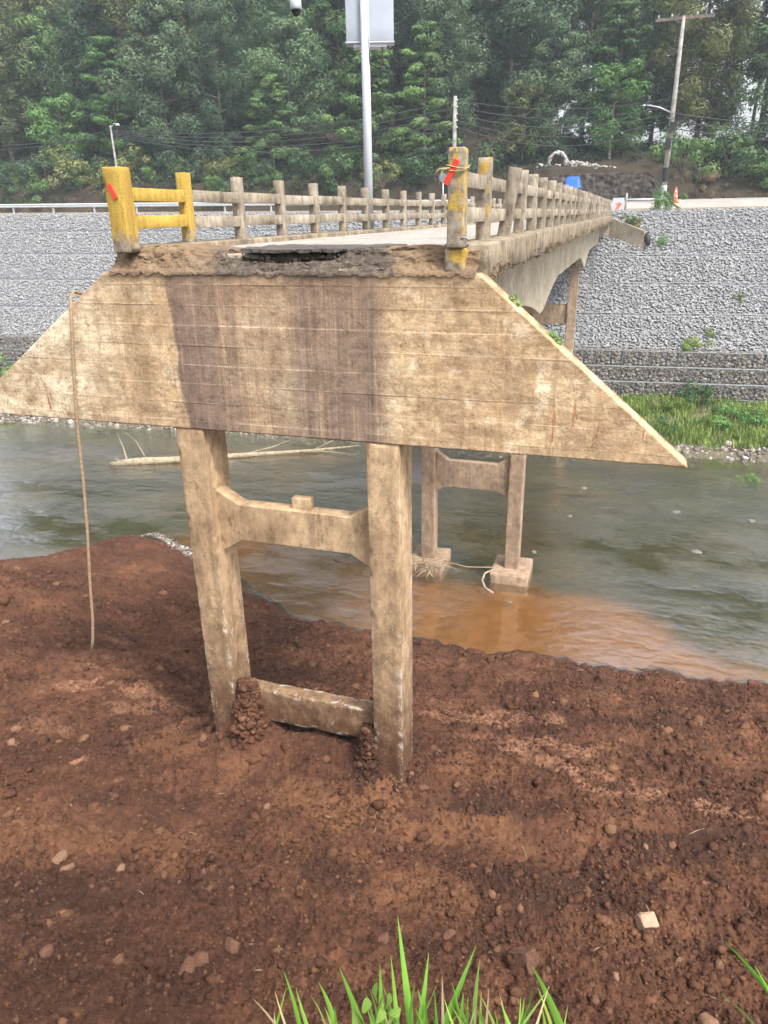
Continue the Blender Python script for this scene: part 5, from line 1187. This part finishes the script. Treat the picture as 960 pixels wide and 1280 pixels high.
# soil heaped against the columns
m = MB()
for k in range(26):
    p = soil_pt(rnd.uniform(-20, 980), rnd.uniform(760, 1270), .015); a = rnd.uniform(0, 6.28); L = rnd.uniform(.06, .28); d = Vector((math.cos(a), math.sin(a), rnd.uniform(-.1, .25)))
    m.tube([p - d * L * .5, p + Vector((0, 0, .012)), p + d * L * .5 + Vector((rnd.gauss(0, .02), rnd.gauss(0, .02), 0))], [.004, rnd.uniform(.004, .008), .003], 4)
tag(m.build('soil_litter', M['twig']), 'scattered bits of root and straw lying on the soil', None, None, 'stuff')
def heap(cx, cy, cz, rx, ry, h, n, seed, label):
    g = np.random.default_rng(seed); t_ = g.random(n) ** .8; a = g.uniform(0, 6.283, n); r_ = (1 - .72 * t_) * g.random(n) ** .5
    P = np.stack([cx + rx * r_ * np.cos(a), cy + ry * r_ * np.sin(a), cz + h * t_], -1)
    tag(put('soil_heap', scatter_rocks('soil_heap', P, np.clip(.024 * (1 + g.pareto(1.9, n)), .024, .085) * (1.2 - .5 * t_), seed, (.6, 1.0)), M['clod']), label, 'soil heap')
heap(-5.33, YF + .16, -8.6, .46, .46, 1.55, 4200, 951, 'tall heap of soil caked against the inner side of the left column')
heap(-3.20, YF + .12, -8.6, .34, .38, 1.15, 2200, 952, 'soil heaped where the lower beam meets the right column')
heap(-5.75, YF + .0, -8.65, .6, .42, .42, 1300, 953, 'low skirt of crumbled soil around the foot of the left column')
heap(-2.75, YF + .0, -8.75, .55, .4, .42, 1200, 954, 'low skirt of crumbled soil around the foot of the right column')
heap(-4.3, YF + .62, -8.1, 1.1, .3, .85, 1400, 955, 'ridge of soil resting behind the chipped lower cross beam')

# ================================================================== GRASS IN THE FOREGROUND
def blade(root, tip, w, mat, parent, bend=.05, tint=.5):
    root, tip = Vector(root), Vector(tip); ax = (tip - root); side_ = ax.cross(Vector((-SN, CS, .4))).normalized(); nrm = side_.cross(ax).normalized(); V = []; n = 9
    for i in range(n):
        t = i / (n - 1); c = root.lerp(tip, t) + nrm * bend * math.sin(t * 2.6); ww = w * (.75 + .5 * t if t < .3 else .9 * (1 - ((t - .3) / .7) ** 1.6)) * .5 + .0004
        V += [c - side_ * ww, c + nrm * ww * -.35, c + side_ * ww]
    F = []
    for i in range(n - 1):
        for k in range(2): F.append((i * 3 + k, i * 3 + k + 1, i * 3 + k + 4, i * 3 + k + 3))
    me = npmesh('blade', np.array([tuple(v) for v in V]), np.array(F), True); attr(me, 'tint', np.full(len(V), tint)); return put('blade', me, M[mat], parent)
def gpt(px, py=1335): p = at_z(px, py, -1.93); return Vector(p)
gc = empty('grass_clump', tuple(gpt(520))); tag(gc, 'clump of bright green grass blades at the bottom centre foreground', 'grass')
g2 = empty('grass_clump', tuple(gpt(1010))); tag(g2, 'few green grass blades entering at the lower right edge', 'grass')
def add_blade(g, rx, tx, ty, w, mat='leaf_blade', tint=.5, near=.10):
    r_ = gpt(rx); d = ray(tx, ty); L = r_.length * .97; t_ = Vector(d) * (L - near); o_ = g.location
    blade(r_ - o_, t_ - o_, w, mat, g, rnd.uniform(-.02, .03), tint)
for (rx, tx, ty, w, mat, ti) in ((520, 497, 1145, .020, 'leaf_blade', .55), (515, 535, 1188, .018, 'leaf_blade', .45), (535, 596, 1181, .024, 'leaf_blade', .5), (590, 601, 1204, .014, 'leaf_blade', .8), (470, 423, 1210, .022, 'leaf_blade', .55), (478, 475, 1209, .016, 'leaf_blade', .5), (385, 353, 1217, .013, 'leaf_blade', .5), (405, 371, 1232, .016, 'leaf_blade', .7), (430, 396, 1234, .018, 'leaf_blade', .6), (375, 314, 1252, .011, 'leaf_straw', .5), (380, 345, 1236, .009, 'leaf_straw', .6),
        (720, 664, 1211, .024, 'leaf_blade', .45), (615, 688, 1232, .014, 'leaf_blade', .95), (660, 626, 1250, .02, 'leaf_blade', .7), (500, 488, 1200, .012, 'leaf_blade', .6), (555, 553, 1222, .009, 'leaf_straw', .6), (540, 522, 1240, .014, 'leaf_blade', .7), (450, 440, 1250, .016, 'leaf_blade', .35), (575, 580, 1245, .014, 'leaf_blade', .6), (600, 610, 1232, .009, 'leaf_straw', .4), (640, 655, 1245, .012, 'leaf_blade', .4), (425, 418, 1258, .014, 'leaf_blade', .4), (490, 460, 1255, .014, 'leaf_blade', .8), (690, 678, 1262, .012, 'leaf_blade', .6), (350, 343, 1262, .010, 'leaf_straw', .5), (560, 520, 1262, .014, 'leaf_blade', .5), (465, 500, 1262, .014, 'leaf_blade', .55), (630, 595, 1262, .012, 'leaf_blade', .6)):
    add_blade(gc, rx, tx, ty, w, mat, ti)
for (rx, tx, ty, w, mat, ti) in ((1030, 904, 1180, .022, 'leaf_blade', .45), (1010, 944, 1209, .014, 'leaf_blade', .5), (985, 895, 1243, .009, 'leaf_grass', .4), (1060, 985, 1190, .016, 'leaf_blade', .6)):
    add_blade(g2, rx, tx, ty, w, mat, ti)
for k in range(64):
    rx = rnd.gauss(520, 105); tx = rx + rnd.gauss(0, 32); add_blade(gc, rx, tx, rnd.uniform(1228, 1290), rnd.uniform(.004, .011), rnd.choice(('leaf_blade', 'leaf_blade', 'leaf_blade', 'leaf_straw', 'leaf_grass')), rnd.random())
for (px, py, r0) in ((468, 1240, .020), (487, 1252, .018), (460, 1257, .016), (478, 1270, .018), (495, 1268, .014)):
    p = Vector(ray(px, py)) * 1.98 - gc.location; ax_ = Vector((rnd.gauss(0, 1), rnd.gauss(0, .6), rnd.uniform(.2, 1))).normalized(); sd_ = ax_.cross(Vector((SN, -CS, .8))).normalized(); nn_ = ax_.cross(sd_); V = []
    for t_ in np.linspace(0, 1, 8):
        w_ = r0 * math.sin(math.pi * min(1, t_ * .93 + .06)) ** .8; c_ = p + ax_ * r0 * 2.1 * (t_ - .3) - nn_ * r0 * .6 * t_ * t_
        V += [c_ - sd_ * w_ + nn_ * w_ * .3, c_, c_ + sd_ * w_ + nn_ * w_ * .3]
    F = [(i * 3 + k, i * 3 + k + 1, i * 3 + k + 4, i * 3 + k + 3) for i in range(7) for k in range(2)]
    me = npmesh('round_leaf', np.array([tuple(v) for v in V]), np.array(F), True); attr(me, 'tint', np.full(len(V), .75)); put('round_leaf', me, M['leaf_blade'], gc)

# ================================================================== which one is which: number look-alikes from the left
ORD = ['first', 'second', 'third', 'fourth', 'fifth', 'sixth', 'seventh', 'eighth', 'ninth', 'tenth', 'eleventh', 'twelfth', 'thirteenth', 'fourteenth', 'fifteenth', 'sixteenth', 'seventeenth', 'eighteenth', 'nineteenth', 'twentieth']
bylab = {}
for o in SC.objects:
    if o.parent is None and 'group' in o and o.get('category') in ('tree', 'shrub'): bylab.setdefault(o['label'], []).append(o)
for lab, os_ in bylab.items():
    if 1 < len(os_) <= 20:
        for k, o in enumerate(sorted(os_, key=lambda o: o.location.x / o.location.y)): o['label'] = '%s, %s from the left' % (lab, ORD[k])

# ================================================================== thin haze over the whole place
t = NT('haze_air'); pv = t.n('ShaderNodeVolumePrincipled'); pv.inputs['Color'].default_value = (0.80, 0.90, 1.0, 1); pv.inputs['Density'].default_value = 0.0008; pv.inputs['Anisotropy'].default_value = 0.1
t.t.links.new(pv.outputs[0], t.out.inputs['Volume'])
hz = MB().box(-190, 130, -14, 245, -14.5, 62).build('haze', t.m); tag(hz, None, None, None, 'stuff')
